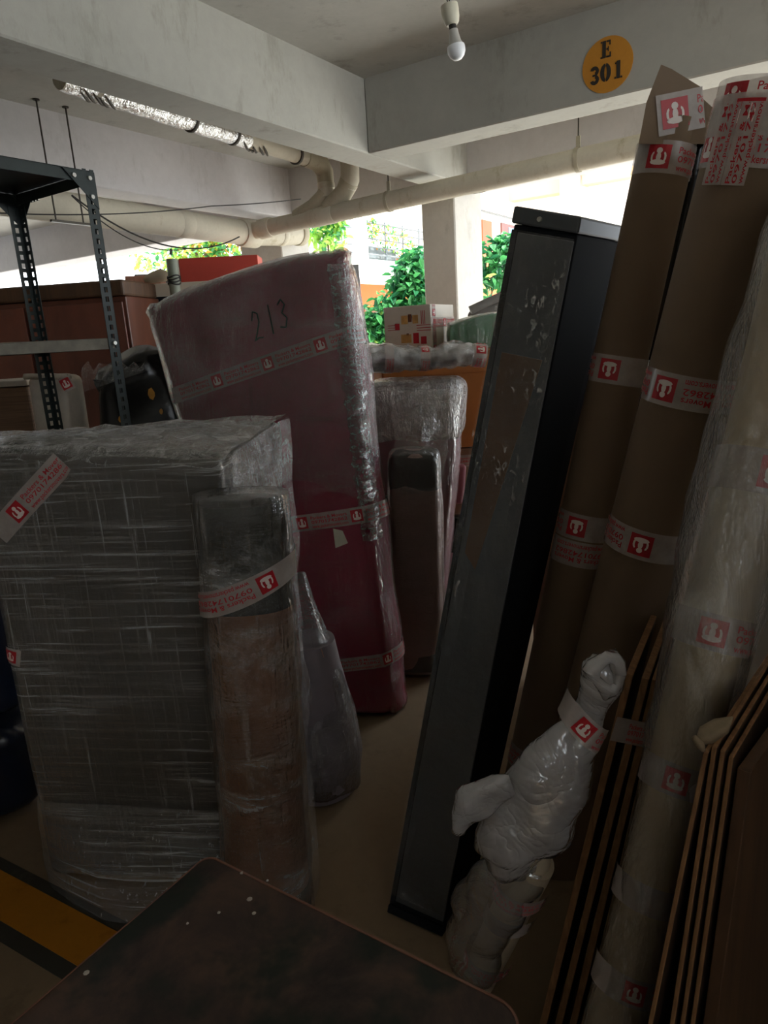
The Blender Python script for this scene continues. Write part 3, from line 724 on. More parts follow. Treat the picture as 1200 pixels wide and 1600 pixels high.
bush = thing('leafy_bush', 'bright green leafy bush growing behind the square column', 'bush', V(.75, BD, -.08))
cl = [(P(690, 470, BD), .5), (P(640, 440, BD-.1), .2), (P(640, 480, BD), .33), (P(605, 500, BD-.15), .26), (P(775, 410, BD), .25), (P(770, 450, BD), .33), (P(790, 390, BD), .16), (P(600, 540, BD), .35), (P(690, 540, BD), .6), (P(650, 415, BD), .18), (P(585, 515, BD-.2), .16)]
foliage('foliage', cl, 2600, .105, ['leaf', 'leaf_dark', 'leaf'], bush)
lm = [leafmesh('leaf', .12, .07, 'leaf'), leafmesh('leaf', .12, .07, 'leaf_dark'), leafmesh('leaf', .13, .075, 'leaf_lime')]
toc = Vector((0, 0, EYE))
for i in range(240):
    c, r = random.choice(cl); d = Vector((random.gauss(0, 1), -abs(random.gauss(0, 1)), random.gauss(0, 1))).normalized()*r*random.uniform(.92, 1.12)
    o = bpy.data.objects.new('leaf', random.choices(lm, [3, 2, .5])[0]); put(o, 'leaf', bush); o.location = c+d-bush.location
    R = rndmat().to_4x4(); o.rotation_euler = R.to_euler()
for k in range(7):
    b_ = bush.location+V(random.uniform(-.2, .2), random.uniform(-.1, .1), 0); e_ = random.choice(cl)[0]
    tube('stem', [b_, b_.lerp(e_, .5)+V(0, 0, .15), e_], [.03, .02, .008], 'bark', bush, 7)
# flowers at the right
tree = thing('tree', 'pale yellow green tree beyond the pipe and red carton', 'tree', V(-4.2, 15, -.08))
tc_ = [(P(300, 385, 15), .75), (P(345, 395, 15), .7), (P(250, 392, 15), .55), (P(360, 380, 15), .5), (P(320, 372, 15), .5), (P(300, 400, 15), .6)]
foliage('foliage', tc_, 1500, .16, ['leaf_lime', 'leaf', 'leaf_dry'], tree)
tube('trunk', [tree.location, P(318, 430, 15), P(322, 395, 15)], [.12, .09, .04], 'bark', tree, 8)
for q in ((345, 385), (290, 380), (370, 375), (335, 372)): tube('branch', [P(320, 410, 15), P(*q, 15)], [.04, .012], 'bark', tree, 6)
vine = thing('balcony_vine', 'lime green creeper hanging by the balcony railing left end', 'plant', V(P(510, 380, 9.0).x, 9.0, -.08))
foliage('foliage', [(P(505, 355, 9), .22), (P(492, 345, 9), .2), (P(520, 345, 9), .15), (P(515, 378, 9), .2)], 420, .11, ['leaf_lime', 'leaf'], vine)
tube('stem', [V(P(512, 400, 9).x, 9.0, -.08), P(510, 345, 9)], [.03, .01], 'bark', vine, 6)
bpz = thing('balcony_planter', 'potted climbing plants trained along the balcony railing', 'plant', W(10.9, -6.6, 3.08))
foliage('foliage', [(W(10.0, -6.6, 3.75), .2), (W(10.6, -6.6, 3.6), .3), (W(11.3, -6.6, 3.5), .3), (W(11.8, -6.6, 3.3), .25)], 420, .09, ['leaf', 'leaf_dry', 'leaf_lime'], bpz)
bpot = obj('planter', ebox(10.2, 11.9, -6.98, -6.8, 3.08, 3.24), BOXF, 'door_brown', bpz)

# ================================================================== the stored goods
def proj(p):
    q = Vector(p)-Vector((0, 0, EYE)); w = q.dot(fw); return 600+FPX*q.dot(rt)/w, 800-FPX*q.dot(up)/w
def t_at(roll, y):
    return min((abs(proj(roll.p0.lerp(roll.p1, k/400))[1]-y), k/400) for k in range(401))[1]
def to_floor(a, b):            # the line a-b continued down to the floor
    return a+(b-a)*(a.z/(a.z-b.z))

# ---- film-wrapped bundle, front left
slab = Soft([V(-1.05, 1.745, .012), V(-.475, 1.665, .012), V(-.465, 1.78, .012), V(-1.04, 1.865, .012),
             V(-1.04, 1.745, 1.275), P(343, 724, 1.66), P(343, 724, 1.66)+V(.006, .11, .012), V(-1.04, 1.86, 1.285)], .022, .004, 6, 1)
blk = Soft([V(-1.01, 1.885, .012), V(-.475, 1.80, .012), V(-.47, 2.16, .012), V(-1.06, 1.98, .012),
            V(-1.03, 1.875, 1.285), V(-.387, 1.79, 1.235), P(447, 654, 2.2), V(-1.09, 2.0, 1.28)], .045, .008, 7, 2, .012)
wb = thing('wrapped_bundle', 'large grey furniture bundle in stretch film, nearest stored item at left', 'bundle', V(-.72, 1.85, 0))
slab.obj('front_board', 'slab_dark', wb, (10, 2, 14)); blk.obj('padded_body', 'block_grey', wb, (10, 6, 14))
slab.obj('board_film', 'film_bundle', wb, (16, 3, 26), .008); blk.obj('body_film', 'film_silver', wb, (14, 10, 22), .010)
v, f = ruled([V(-1.06, 1.76, .26)]+[slab.front(k/8, .2, .012)[0] for k in range(9)], [G(68, 1345), G(78, 1385), G(110, 1412), G(165, 1440), G(210, 1446), G(260, 1446), G(310, 1444), G(360, 1438), G(400, 1430), G(430, 1424)], 8, 0, .006)
obj('film_skirt', v, f, 'film_bundle', wb, smooth=True)
tt = [[slab.c[4].lerp(slab.c[5], k/20).lerp((blk.c[7].lerp(blk.c[6], k/20)), j/10) for k in range(21)] for j in range(11)]
vs_ = [p+V(0, 0, .016+.010*noise.noise(p*14)+.006*noise.noise(p*33)-(.03 if j in (0,) else 0)) for j, row in enumerate(tt) for p in row]
obj('top_film', vs_, [(j*21+k, j*21+k+1, j*21+k+22, j*21+k+21) for j in range(10) for k in range(20)], 'film_top', wb, smooth=True)
fr = Roll(V(-.372, 1.545, .004), P(379, 782, 1.545), .107, .098, .72)
v, f = fr.mesh(30, 12, 0, .004, 8, 0, .80); obj('brown_roll', v, f, 'kraft_roll', wb, smooth=True, autos=50)
v, f = fr.mesh(30, 6, .004, .006, 10, .78, 1.0); obj('foam_cap', v, f, 'foam_dark', wb, smooth=True, autos=50)
v, f = fr.mesh(30, 2, .004, .003, 10, .0, .09); obj('foam_foot', v, f, 'foam_dark', wb, smooth=True, autos=50)
v, f = fr.mesh(34, 20, .011, .008, 9, 0.0, 1.015); obj('roll_film', v, f, 'film_clear', wb, smooth=True)
tp_ = [slab.front(.985, .94, .016)[0], slab.front(.99, .985, .016)[0]]+[slab.c[5].lerp(blk.c[6], k/6)+V(.012, 0, .012*(k < 6)) for k in range(1, 7)]
bt_ = [V(-.285, 1.50, .45), V(-.262, 1.53, .4)]+[V(-.256+.002*k, 1.56+.02*k, .01) for k in range(6)]
v, f = ruled(tp_, bt_, 22, 0, .022, 7); obj('loose_film', v, f, 'film_clear', wb, smooth=True)
path = []
for k in range(13):
    t_ = k/12; path.append(slab.front(.07+.32*t_, .835+.155*t_, .0125))
add_tape('tape', path, .062, wb, .16)
add_tape('tape', [slab.front(.0+.065*k/4, .565-.008*k/4, .0125) for k in range(5)], .05, wb, 0)
add_tape('tape', fr.ring(t_at(fr, 905), .0165, .045, 172, -25, 30), .060, wb, .09, flip=True)

# ---- round wrapped item half hidden behind the bundle
sk = thing('wrapped_stool', 'grey rounded seat wrapped in loose clear film, behind the grey bundle', 'stool', V(-.272, 2.10, 0))
c = sk.location; prof = [(0.004, .118), (.05, .135), (.12, .138), (.22, .13), (.34, .12), (.46, .10), (.55, .085)]
v, f = tubemesh([c+V(0, 0, h) for h, r in prof], [r for h, r in prof], 26, amp=.006, freq=9); obj('seat_body', v, f, 'mauve_grey', sk, smooth=True, autos=50)
prof = [(.03, .138), (.14, .142), (.28, .135), (.42, .108), (.56, .075), (.68, .042), (.78, .012)]
v, f = tubemesh([c+V(-.02*max(0, h-.35), 0, h) for h, r in prof], [r for h, r in prof], 30, amp=.022, freq=11); obj('loose_film', v, f, 'film_clear', sk, smooth=True)
bbox('paper_label', boxverts(c+V(.05, -.075, .52), V(.018, .012, -.06), V(.002, .002, 0), V(-.006, 0, .03)), 'plank_pink', sk, .001)

# ---- maroon mattress
mt = thing('wrapped_mattress', 'tall maroon mattress marked 213, leaning and wrapped in stretch film', 'mattress', V(-.2, 2.62, 0))
ms = Soft([V(-.50, 2.62, .01), V(-.012, 2.49, .01), V(.062, 2.66, .01), V(-.43, 2.80, .01),
           P(225, 482, 2.96), P(533, 384, 2.70), P(550, 396, 2.86), P(243, 484, 3.12)], .075, .014, 4, 4, .028)
ms.obj('mattress_body', 'maroon', mt, (14, 5, 22)); ms.obj('stretch_film', 'film_maroon', mt, (22, 8, 36), .006)
sub_top = [ms.c[i].lerp(ms.c[i+4], .47) for i in range(4)]+ms.c[4:]
mu = Soft(sub_top, .075, .014, 4, 4, .03); mu.obj('upper_film', 'film_haze', mt, (22, 8, 22), .012)
for w_, ti, tx, ph in ((.805, .02, 0, .02), (.452, .006, .0, .08), (.115, .02, .0, .16)): add_tape('tape', ms.ring(w_, .010, ti, tx, 9), .066 if w_ > .2 else .058, mt, ph)
vs_, fs = [], []; nn_ = 90
for k in range(nn_+1):
    w_ = .40+.57*k/nn_; z_ = (2*w_-1)*ms.h.z; sp = .5+.5*sin(k*.35)*noise.noise(V(k*.13, 1, 1))
    for j in range(6):
        u_ = j/5; x_ = ms.h.x-.05*(1-u_) if u_ < .5 else ms.h.x; y_ = -ms.h.y if u_ < .5 else -ms.h.y+.05*(u_-.5)*2*(.6+.5*sp)
        q, n_ = ms.pt((x_-(.012*noise.noise(V(k*.4, 5, 2))), y_, z_), .014); vs_.append(q+n_*(.012*noise.noise(V(k*.55, j*.9, 3))+.006*noise.noise(V(k*1.3, j*1.7, 7))))
for k in range(nn_):
    for j in range(5): a_ = k*6+j; fs.append((a_, a_+1, a_+7, a_+6))
obj('film_fold', vs_, fs, 'film_fold', mt, smooth=True)
def stroke(pts):
    pa = []
    for (a, b), (a2, b2) in zip(pts[:-1], pts[1:]):
        for k in range(4): pa.append(ms.front(a+(a2-a)*k/4, b+(b2-b)*k/4, .0185)[0])
    pa.append(ms.front(*pts[-1], .0185)[0]); return tubemesh(pa, .0028, 6)
def digit(pts, a, w_, sx=.055, sw=.062): return stroke([(a+x*sx, w_+y*sw) for x, y in pts])
for pts, a in (([(0, .7), (.25, 1), (.6, .9), (.65, .6), (.3, .25), (0, 0), (.35, .08), (.8, .05)], .535), ([(.3, 1), (.35, .5), (.4, 0)], .612), ([(0, .85), (.35, 1), (.65, .8), (.3, .55), (.7, .35), (.5, .05), (0, .1)], .675)):
    v, f = digit(pts, a, .858+.06*(a-.5)); o = obj('marker_digit', v, f, 'marker', mt); o['label'] = 'black handwritten marker digit'
q = [ms.front(a, w_, .0095)[0] for a, w_ in ((.77, .392), (.85, .40), (.83, .428), (.775, .435))]
obj('torn_label', q+[p-V(0, -.002, 0) for p in q], BOXF, 'torn', mt)

# pale sheet edge right behind the mattress
ps_ = thing('pale_sheet', 'narrow grey sheet standing upright behind the mattress edge', 'sheet', V(-.02, 2.985, 0))
ft, fb = P(545, 414, 2.985), V(-.045, 2.985, .01); sxv, syv = V(.042, .0, 0), V(.0, .014, 0)
bbox('panel', [fb, fb+sxv, fb+sxv+syv, fb+syv, ft, ft+V(.04, 0, 0), ft+V(.04, 0, 0)+syv, ft+syv], 'pale_steel', ps_, .003)
bbox('trim', [fb-V(0, .006, 0), fb+V(.008, -.006, 0), fb+V(.008, -.0005, 0), fb-V(0, .0005, 0), ft-V(0, .006, 0), ft+V(.008, -.006, 0), ft+V(.008, -.0005, 0), ft-V(0, .0005, 0)], 'facade_green', ps_, .001)

# ---- pink padded stack in the middle
pa_ = thing('wrapped_pink_block', 'dusty pink padded block in silver film, under the quilted bundle', 'bundle', V(.15, 3.1, 0))
sa = Soft([V(-.08, 3.07, .01), V(.22, 3.05, .01), V(.26, 3.3, .01), V(-.06, 3.32, .01), V(-.06, 3.02, 1.292), P(722, 598, 3.08), P(727, 590, 3.3), V(-.02, 3.28, 1.295)], .05, .006, 7, 6, .01)
sa.obj('padded_body', 'pink_pad', pa_, (8, 5, 14)); sa.obj('clear_film', 'film_maroon', pa_, (12, 8, 24), .006)
pb_ = thing('wrapped_corner_block', 'upright brown padded block with black foam corners, right of mattress', 'bundle', V(.1, 2.85, 0))
sb = Soft([V(-.02, 2.84, .01), V(.205, 2.81, .01), V(.235, 2.93, .01), V(.0, 2.95, .01), V(.035, 2.74, 1.035), P(683, 708, 2.74), P(683, 708, 2.74)+V(.02, .13, .0), V(.05, 2.87, 1.04)], .04, .005, 8, 7, .006)
sb.obj('padded_body', 'tan_pad', pb_, (6, 4, 14)); sb.obj('clear_film', 'film_haze', pb_, (8, 6, 22), .011)
hb = sb.h
def sub_soft(S, w0, w1, off=0.0, r=None):
    c = S.c; lo = [c[i].lerp(c[i+4], w0) for i in range(4)]; hi = [c[i].lerp(c[i+4], w1) for i in range(4)]
    o = Soft(lo+hi, r or S.r, S.amp, S.freq, 0, 0); ce = sum((q for q in o.c), Vector())/8
    o.c = [q+(q-ce).normalized()*off for q in o.c]; return o
sub_soft(sb, .83, 1.0, .008).obj('foam_corner', 'foam_dark', pb_, (6, 4, 4)); sub_soft(sb, .0, .13, .008).obj('foam_corner', 'foam_dark', pb_, (6, 4, 4))
v, f = ruled([sa.c[4].lerp(sa.c[5], .25+.75*k/8)+V(0, -.03, -.02) for k in range(9)], [sb.c[4].lerp(sb.c[5], .2+.8*k/8)+V(0, -.012, -.16) for k in range(9)], 10, .0, .03, 9); obj('loose_film', v, f, 'film_clear', pb_, smooth=True)
sub_soft(sa, .80, 1.0).obj('silver_film', 'film_top', pa_, (12, 8, 8), .019)
# quilted roll lying on top
qb = thing('quilted_bundle', 'grey quilted bundle in clear plastic lying across the pink block', 'bundle', P(660, 590, 3.15))
qp = [P(548, 578, 3.12), P(580, 574, 3.13), P(612, 572, 3.14), P(634, 573, 3.15), P(668, 571, 3.16), P(705, 572, 3.17), P(735, 576, 3.18), P(757, 579, 3.18)]
qr = [.064, .082, .076, .070, .060, .074, .066, .052, ]
qz = [V(p.x, p.y, 1.349+r*.68) for p, r in zip(qp, qr)]
def dens(path, rad, k=5):
    o, r2 = [], []
    for i in range(len(path)-1):
        for j in range(k):
            t_ = j/k; o.append(path[i].lerp(path[i+1], t_)); s_ = t_*t_*(3-2*t_); r2.append(rad[i]+(rad[i+1]-rad[i])*s_)
    return o+[path[-1]], r2+[rad[-1]]
dp, drr = dens(qz, qr)
dp, drr = dens(dp, drr, 3)
v, f = tubemesh(dp, drr, 44, amp=.014, freq=20, flat=.68); obj('quilt', v, f, 'quilt', qb, smooth=True)
v, f = tubemesh(dp, [r+.010 for r in drr], 48, amp=.018, freq=24, flat=.68); obj('clear_plastic', v, f, 'film_clear', qb, smooth=True)
for i, wd in ((0, .03), (27, .04), (57, .045), (99, .06)):
    c_, r_ = dp[i], drr[i]+.019; dd = (dp[min(i+1, len(dp)-1)]-dp[max(i-1, 0)]).normalized(); A_, B_ = frame_of(dd)
    path = [(c_+(A_*cos(a_)+B_*sin(a_)*.70)*r_, (A_*cos(a_)+B_*sin(a_)).normalized()) for a_ in [2*pi*k/24 for k in range(25)]]
    add_tape('tape', path, wd, qb, .01*i % .2, period=.2)
fc = P(637, 548, 3.12); obj('film_peak', [fc+V(-.035, 0, -.03), fc+V(.035, .02, -.035), fc+V(.004, 0, .035), fc+V(0, .04, -.03)], [(0, 1, 2), (1, 3, 2), (3, 0, 2)], 'film_clear', qb)

# ---- cartons behind
cs = thing('brown_carton', 'orange brown carton under the quilted bundle and white box', 'carton', V(.45, 3.65, .95))
bbox('carton_body', boxverts(V(.03, 3.42, .93), V(.80, .06, 0), V(-.05, .5, 0), V(0, 0, .47)), 'carton_brown', cs, .006)
bbox('carton_flap', boxverts(V(.04, 3.414, 1.30), V(.78, .058, 0), V(0, .004, 0), V(0, 0, .09)), 'carton_brown', cs, .001)
cs2 = thing('taped_carton', 'dusty brown carton at the bottom of the stack behind pink block', 'carton', V(.45, 3.65, 0))
bbox('carton_body', boxverts(V(.05, 3.43, .006), V(.78, .06, 0), V(-.05, .5, 0), V(0, 0, .918)), 'carton_dark', cs2, .006)
add_tape('tape', [(V(.06+.76*k/6, 3.427+.0585*k/6, .86), V(.07, -1, 0).normalized()) for k in range(7)], .06, cs2, .05)
pk = thing('pink_parcel', 'small pink parcel wedged beside the pink padded block', 'parcel', V(.36, 3.2, 0))
for k, (z, m_) in enumerate(((.006, 'carton_dark'), (.22, 'pink_pad'), (.40, 'black_plastic'), (.66, 'pink_pad'))):
    Soft([V(.29, 3.34, z), V(.40, 3.34, z), V(.40, 3.41, z), V(.29, 3.41, z)]+[V(.30+.01*k, 3.34, z+.2), V(.42, 3.34, z+.2), V(.42, 3.41, z+.2), V(.30+.01*k, 3.41, z+.2)], .02, .004, 9, k).obj('parcel_layer', m_, pk, (4, 3, 4))
wc = thing('white_carton', 'white carton with red and tan print on top of brown carton', 'carton', P(640, 545, 3.6))
zb = 1.408
f0, f1 = P(602, 540, 3.58), P(675, 548, 3.46); f0 = V(f0.x, f0.y, zb); f1 = V(f1.x, f1.y, zb)
dx_ = f1-f0; dy_ = V(-dx_.y, dx_.x, 0).normalized()*.30; dz_ = V(0, 0, .225)
bbox('carton_body', boxverts(f0, dx_, dy_, dz_), 'carton_white', wc, .004)
def wcr(a0, a1, w0, w1, m_, nm='print_patch', o=.0012):
    e = -dy_.normalized()*o; q = [f0+dx_*a0+dz_*w0, f0+dx_*a1+dz_*w0, f0+dx_*a1+dz_*w1, f0+dx_*a0+dz_*w1]
    return obj(nm, [p+e for p in q], [(0, 1, 2, 3)], m_, wc)
for a0, a1, w0, w1, m_ in ((.38, .52, .62, .80, 'print_tan'), (.53, .60, .66, .82, 'print_brown'), (.62, .74, .62, .80, 'print_tan'), (.36, .58, .22, .40, 'print_tan'), (.48, .53, .36, .42, 'print_brown'), (.62, .74, .2, .42, 'tape_red'), (.78, .9, .18, .34, 'tape_red'), (.24, .34, .5, .64, 'tape_red')): wcr(a0, a1, w0, w1, m_)
for k in range(3): wcr(.70, 1.0, .46+.055*k, .475+.055*k, 'tape_red'); wcr(.08, .24, .5+.05*k, .512+.05*k, 'tape_red'); wcr(.80+.035*k, .815+.035*k, .60, .88, 'tape_red')
ex = dx_.normalized(); path = [(f0+dx_+ex*.0018+dy_*k/6+dz_*.62, ex) for k in range(7)]; add_tape('tape', path, .05, wc, .02, period=.17)
path = [(f0+dx_+ex*.0018+dy_*(.12)+dz_*k/6, ex) for k in range(7)]; add_tape('tape', path, .045, wc, .0, period=.17)
gp = thing('green_package', 'green film wrapped package beside the white carton', 'package', P(735, 552, 3.5))
g0_ = P(693, 553, 3.36); g0_ = V(g0_.x+.035, g0_.y, 1.422)
gs = Soft([g0_, g0_+V(.24, -.01, 0), g0_+V(.27, .22, 0), g0_+V(.02, .24, 0), g0_+V(0, 0, .105), g0_+V(.22, -.01, .15), g0_+V(.26, .22, .15), g0_+V(.02, .24, .12)], .02, .004, 9, 3, .01)
gs.obj('package_body', 'green', gp, (6, 6, 5)); gs.obj('clear_film', 'film_clear', gp, (8, 8, 7), .005)
Soft([g0_+V(.255, 0, 0), g0_+V(.33, 0, 0), g0_+V(.35, .22, 0), g0_+V(.285, .22, 0), g0_+V(.25, 0, .13), g0_+V(.33, 0, .14), g0_+V(.35, .22, .15), g0_+V(.285, .22, .15)], .015, .003, 9, 3).obj('cream_side', 'cream_panel', gp, (4, 4, 4))
gsx = thing('grey_roll_sheet', 'grey sheet folded on top of the pile beside the column', 'sheet', P(765, 490, 3.8))
ga = P(725, 492, 3.80); Soft([V(ga.x, ga.y, 1.408), V(ga.x+.4, ga.y-.05, 1.408), V(ga.x+.42, ga.y+.2, 1.408), V(ga.x+.02, ga.y+.2, 1.408), V(ga.x+.02, ga.y, 1.60), V(ga.x+.4, ga.y-.05, 1.70), V(ga.x+.42, ga.y+.2, 1.72), V(ga.x+.05, ga.y+.2, 1.60)], .03, .01, 6, 3).obj('folded_sheet', 'grey_sheet', gsx, (8, 5, 4))
tube('rolled_edge', [V(ga.x+.03, ga.y-.02, 1.60), V(ga.x+.2, ga.y-.03, 1.665), V(ga.x+.41, ga.y-.06, 1.70)], .022, 'grey_sheet', gsx, 12)

# ---- tall black cabinet, leaning
kb = [G(607, 1425, .004), G(690, 1462, .004)]; sd = V(.105, .15, 0); kb += [kb[1]+sd, kb[0]+sd]
kt = [P(808, 322, 1.95), P(907, 338, 1.87)]; kt += [kt[1]+V(.192, .236, .0), kt[0]+V(.192, .236, .0)]
ck = thing('black_cabinet', 'tall narrow black cabinet leaning, its front wrapped in stretch film', 'cabinet', (kb[0]+kb[2])/2)
def cab(a, b, w): return kb[0].lerp(kb[1], a).lerp(kb[3].lerp(kb[2], a), b).lerp(kt[0].lerp(kt[1], a).lerp(kt[3].lerp(kt[2], a), b), w)
def cabbox(a0, a1, b0, b1, w0, w1): return [cab(a0, b0, w0), cab(a1, b0, w0), cab(a1, b1, w0), cab(a0, b1, w0), cab(a0, b0, w1), cab(a1, b0, w1), cab(a1, b1, w1), cab(a0, b1, w1)]
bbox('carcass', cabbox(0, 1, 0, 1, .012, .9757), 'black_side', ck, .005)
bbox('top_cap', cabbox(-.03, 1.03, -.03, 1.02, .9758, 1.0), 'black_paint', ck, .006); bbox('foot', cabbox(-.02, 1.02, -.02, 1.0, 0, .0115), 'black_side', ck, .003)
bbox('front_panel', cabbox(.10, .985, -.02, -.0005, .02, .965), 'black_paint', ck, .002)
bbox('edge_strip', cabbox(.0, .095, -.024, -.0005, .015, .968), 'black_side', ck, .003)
bbox('brown_reflection', [cab(.20, -.025, .52), cab(.42, -.025, .50), cab(.42, -.0205, .50), cab(.20, -.0205, .52), cab(.20, -.025, .80), cab(.86, -.025, .80), cab(.86, -.0205, .80), cab(.20, -.0205, .80)], 'brown_reflection', ck, .0008)  # brown reflection on the cabinet front, put in as a coloured plate
c_ = cab(.42, -.03, .987); nn = (cab(.5, -1, .5)-cab(.5, 0, .5)).normalized(); tube('screw', [c_, c_+nn*.006], [.007, .006], 'bolt', ck, 12)
vs_, fs = [], []; na, nw = 10, 46
for j in range(nw+1):
    for i in range(na+1):
        a = -.01+1.02*i/na; w_ = .03+.938*j/nw; q = cab(a, -.052, w_); vs_.append(q+nn*(.004*noise.noise(q*14)+.003*noise.noise(q*40)))
for j in range(nw):
    for i in range(na): k = j*(na+1)+i; fs.append((k, k+1, k+na+2, k+na+1))
obj('front_film', vs_, fs, 'film_black', ck, smooth=True)

for a0, a1, w0, w1 in ((.80, 1.0, .60, .94), (.0, .24, .42, .88), (.25, .8, .62, .90)):  # pale sparkles painted on as separate patches before the film
    vs_, fs = [], []
    for j in range(25):
        for i in range(5):
            a = a0+(a1-a0)*i/4; w_ = w0+(w1-w0)*j/24; q = cab(a, -.075, w_); vs_.append(q+nn*.004*noise.noise(q*30))
    fs = [(j*5+i, j*5+i+1, j*5+i+6, j*5+i+5) for j in range(24) for i in range(4)]
    obj('glint_patch', vs_, fs, 'film_glint', ck, smooth=True)
dcn = thing('daylight_blocker_carton', 'added dark carton blocking daylight between the black cabinet and the cardboard rolls', 'carton', V(.80, 2.65, 0))  # added filler, blocks the daylight gap beside the cabinet
bbox('carton_body', boxverts(V(.64, 2.5, .005), V(.32, .02, 0), V(-.02, .3, 0), V(0, 0, 1.30)), 'carton_dark', dcn, .006)
bbox('carton_flap', boxverts(V(.635, 2.495, 1.306), V(.33, .02, 0), V(-.02, .31, 0), V(0, 0, .008)), 'carton_dark', dcn, .002)

# ---- cardboard rolls
ra = Roll(G(811, 1287, .006), P(1050, 190, 1.79), .073, .065, .85)
rA = thing('cardboard_roll', 'slimmer brown cardboard roll with folded pointed top and black side', 'cardboard roll', ra.p0)
v, f = ra.mesh(32, 14, 0, .002, 4); obj('roll_body', v, f, 'kraft', rA, smooth=True, autos=50)
fe = [(998, 225), (1010, 160), (1033, 101), (1050, 108), (1097, 137), (1096, 152), (1118, 172), (1106, 225)]
vs_ = [P(x, y, 1.74) for x, y in fe]+[P(x, y, 1.87) for x, y in fe]; m_ = len(fe)
obj('folded_end', vs_, [tuple(range(m_)), tuple(range(2*m_-1, m_-1, -1))]+[(k, (k+1) % m_, m_+(k+1) % m_, m_+k) for k in range(m_)], 'kraft', rA)
tube('black_sleeve', [P(1100, 185, 1.84), P(1048, 450, 1.88), P(993, 690, 1.92), P(905, 1040, 1.98)], [.024, .034, .036, .034], 'black_plastic', rA, 16, amp=.004, freq=9)
for y, off, ph, fl in ((255, .003, .17, False), (577, .003, .11, True), (818, .003, .11, True), (858, .0035, .02, True), (1178, .003, .05, False)): add_tape('tape', ra.ring(t_at(ra, y), off, 0, 178, -20, 36), .07, rA, ph, fl)
pth = [(P(1027+73*k/8, 182-15*k/8, 1.736), V(0, -1, 0)) for k in range(9)]; add_tape('tape', pth, .085, rA, .22)
rb = Roll(G(874, 1335, .006), P(1200, 168, 1.46), .095, .094, 1.0)
rB = thing('cardboard_roll', 'thick brown cardboard roll with crossed printed tape over its top', 'cardboard roll', rb.p0)
v, f = rb.mesh(36, 14, 0, .002, 4); obj('roll_body', v, f, 'kraft', rB, smooth=True, autos=50)
for y, off, ph, fl in ((150, .003, .18, False), (195, .005, .14, False), (242, .003, .21, False), (607, .003, .06, True), (833, .003, .10, True)): add_tape('tape', rb.ring(t_at(rb, y), off, 0, 175, 5, 32), .07, rB, ph, fl)
t0_, t1_ = t_at(rb, 300), t_at(rb, 175)
for th in (128, 104): add_tape('tape', [rb.pt(t0_+(t1_-t0_)*k/10, radians(th), .0065) for k in range(11)], .042, rB, .038, period=.24)

# ---- film-wrapped beige roll, right
w1_, w0_ = P(1240, 480, 1.24), P(964, 1590, .97); wf = to_floor(w1_, w0_)+V(0, 0, .004)
wr_ = Roll(wf, w1_, .046, .060, .9)
wR = thing('wrapped_beige_roll', 'beige roll in crinkled clear film standing at right edge', 'roll', wf)
v, f = wr_.mesh(26, 14, 0, .003, 7, 0, 1.13); obj('beige_roll', v, f, 'kraft_pale', wR, smooth=True, autos=50)
v, f = wr_.mesh(26, 6, .003, .003, 7, .62, .80); obj('paper_sleeve', v, f, 'cream_panel', wR, smooth=True, autos=50)
fl_ = [(0, .050), (.2, .052), (.4, .056), (.55, .064), (.68, .080), (.80, .088), (.92, .084), (1.04, .072), (1.16, .055)]
dp, drr = dens([wf+(w1_-wf)*t_+V(-.012*t_, -.004, 0) for t_, r in fl_], [r for t_, r in fl_], 6)
v, f = tubemesh(dp, drr, 34, amp=.010, freq=13); obj('crinkled_film', v, f, 'film_thin', wR, smooth=True)
for y, ph, wd in ((742, .13, .075), (985, .165, .062), (1208, .165, .055), (1385, .05, .05), (1522, .15, .05)): add_tape('tape', wr_.ring(t_at(wr_, y), .010, 0, 170, 5, 28), wd, wR, ph)

# ---- plastic bag bundle in front of the rolls
bgr = thing('bagged_roll', 'slim roll knotted into milky plastic bag, standing before the boards', 'bag', G(745, 1532))
BDp = 1.13
pts = [(946, 1027, 22), (940, 1045, 34), (932, 1075, 37), (920, 1110, 33), (912, 1130, 34), (893, 1160, 48), (872, 1195, 62), (852, 1235, 80), (826, 1278, 90), (806, 1312, 80), (808, 1340, 58), (828, 1362, 34)]
dp, drr = dens([P(x, y, BDp) for x, y, r in pts], [r*BDp/FPX*.98 for x, y, r in pts], 4)
v, f = tubemesh(dp, drr, 30, amp=.022, freq=12, flata=.6); obj('milky_bag', v, f, 'bag', bgr, smooth=True)
lob = [(800, 1225, 22), (770, 1235, 34), (745, 1250, 34), (722, 1275, 26), (715, 1300, 14)]
dp, drr = dens([P(x, y, BDp-.02) for x, y, r in lob], [r*BDp/FPX for x, y, r in lob], 4); v, f = tubemesh(dp, drr, 20, amp=.016, freq=20, flata=.6); obj('bag_flap', v, f, 'bag', bgr, smooth=True)
kn = []
for k in range(14): a_ = 2*pi*k/13; kn.append(P(946+22*cos(a_), 1052+24*sin(a_)+6*sin(2*a_), BDp-.022))
tube('bag_knot', kn, [.010+.006*abs(noise.noise(V(k*.6, 2, 2)))*2 for k in range(14)], 'bag', bgr, 14, amp=.012, freq=45)
low0, low1 = P(745, 1532, 1.315), P(835, 1345, 1.15); lowf = G(745, 1532, .004)
ib = [P(832, 1350, 1.155), P(850, 1255, BDp+.01), P(885, 1190, BDp+.01)]; tube('inner_roll', ib, [.034, .026, .02], 'cream', bgr, 16)
lr = Roll(lowf, low1, .040, .040, 1.0)
v, f = lr.mesh(24, 10, 0, .002, 8); obj('cream_roll', v, f, 'cream', bgr, smooth=True, autos=50)
cb_ = [(838, 1340, 36), (815, 1365, 50), (785, 1400, 66), (765, 1430, 68), (752, 1470, 58), (748, 1510, 48)]
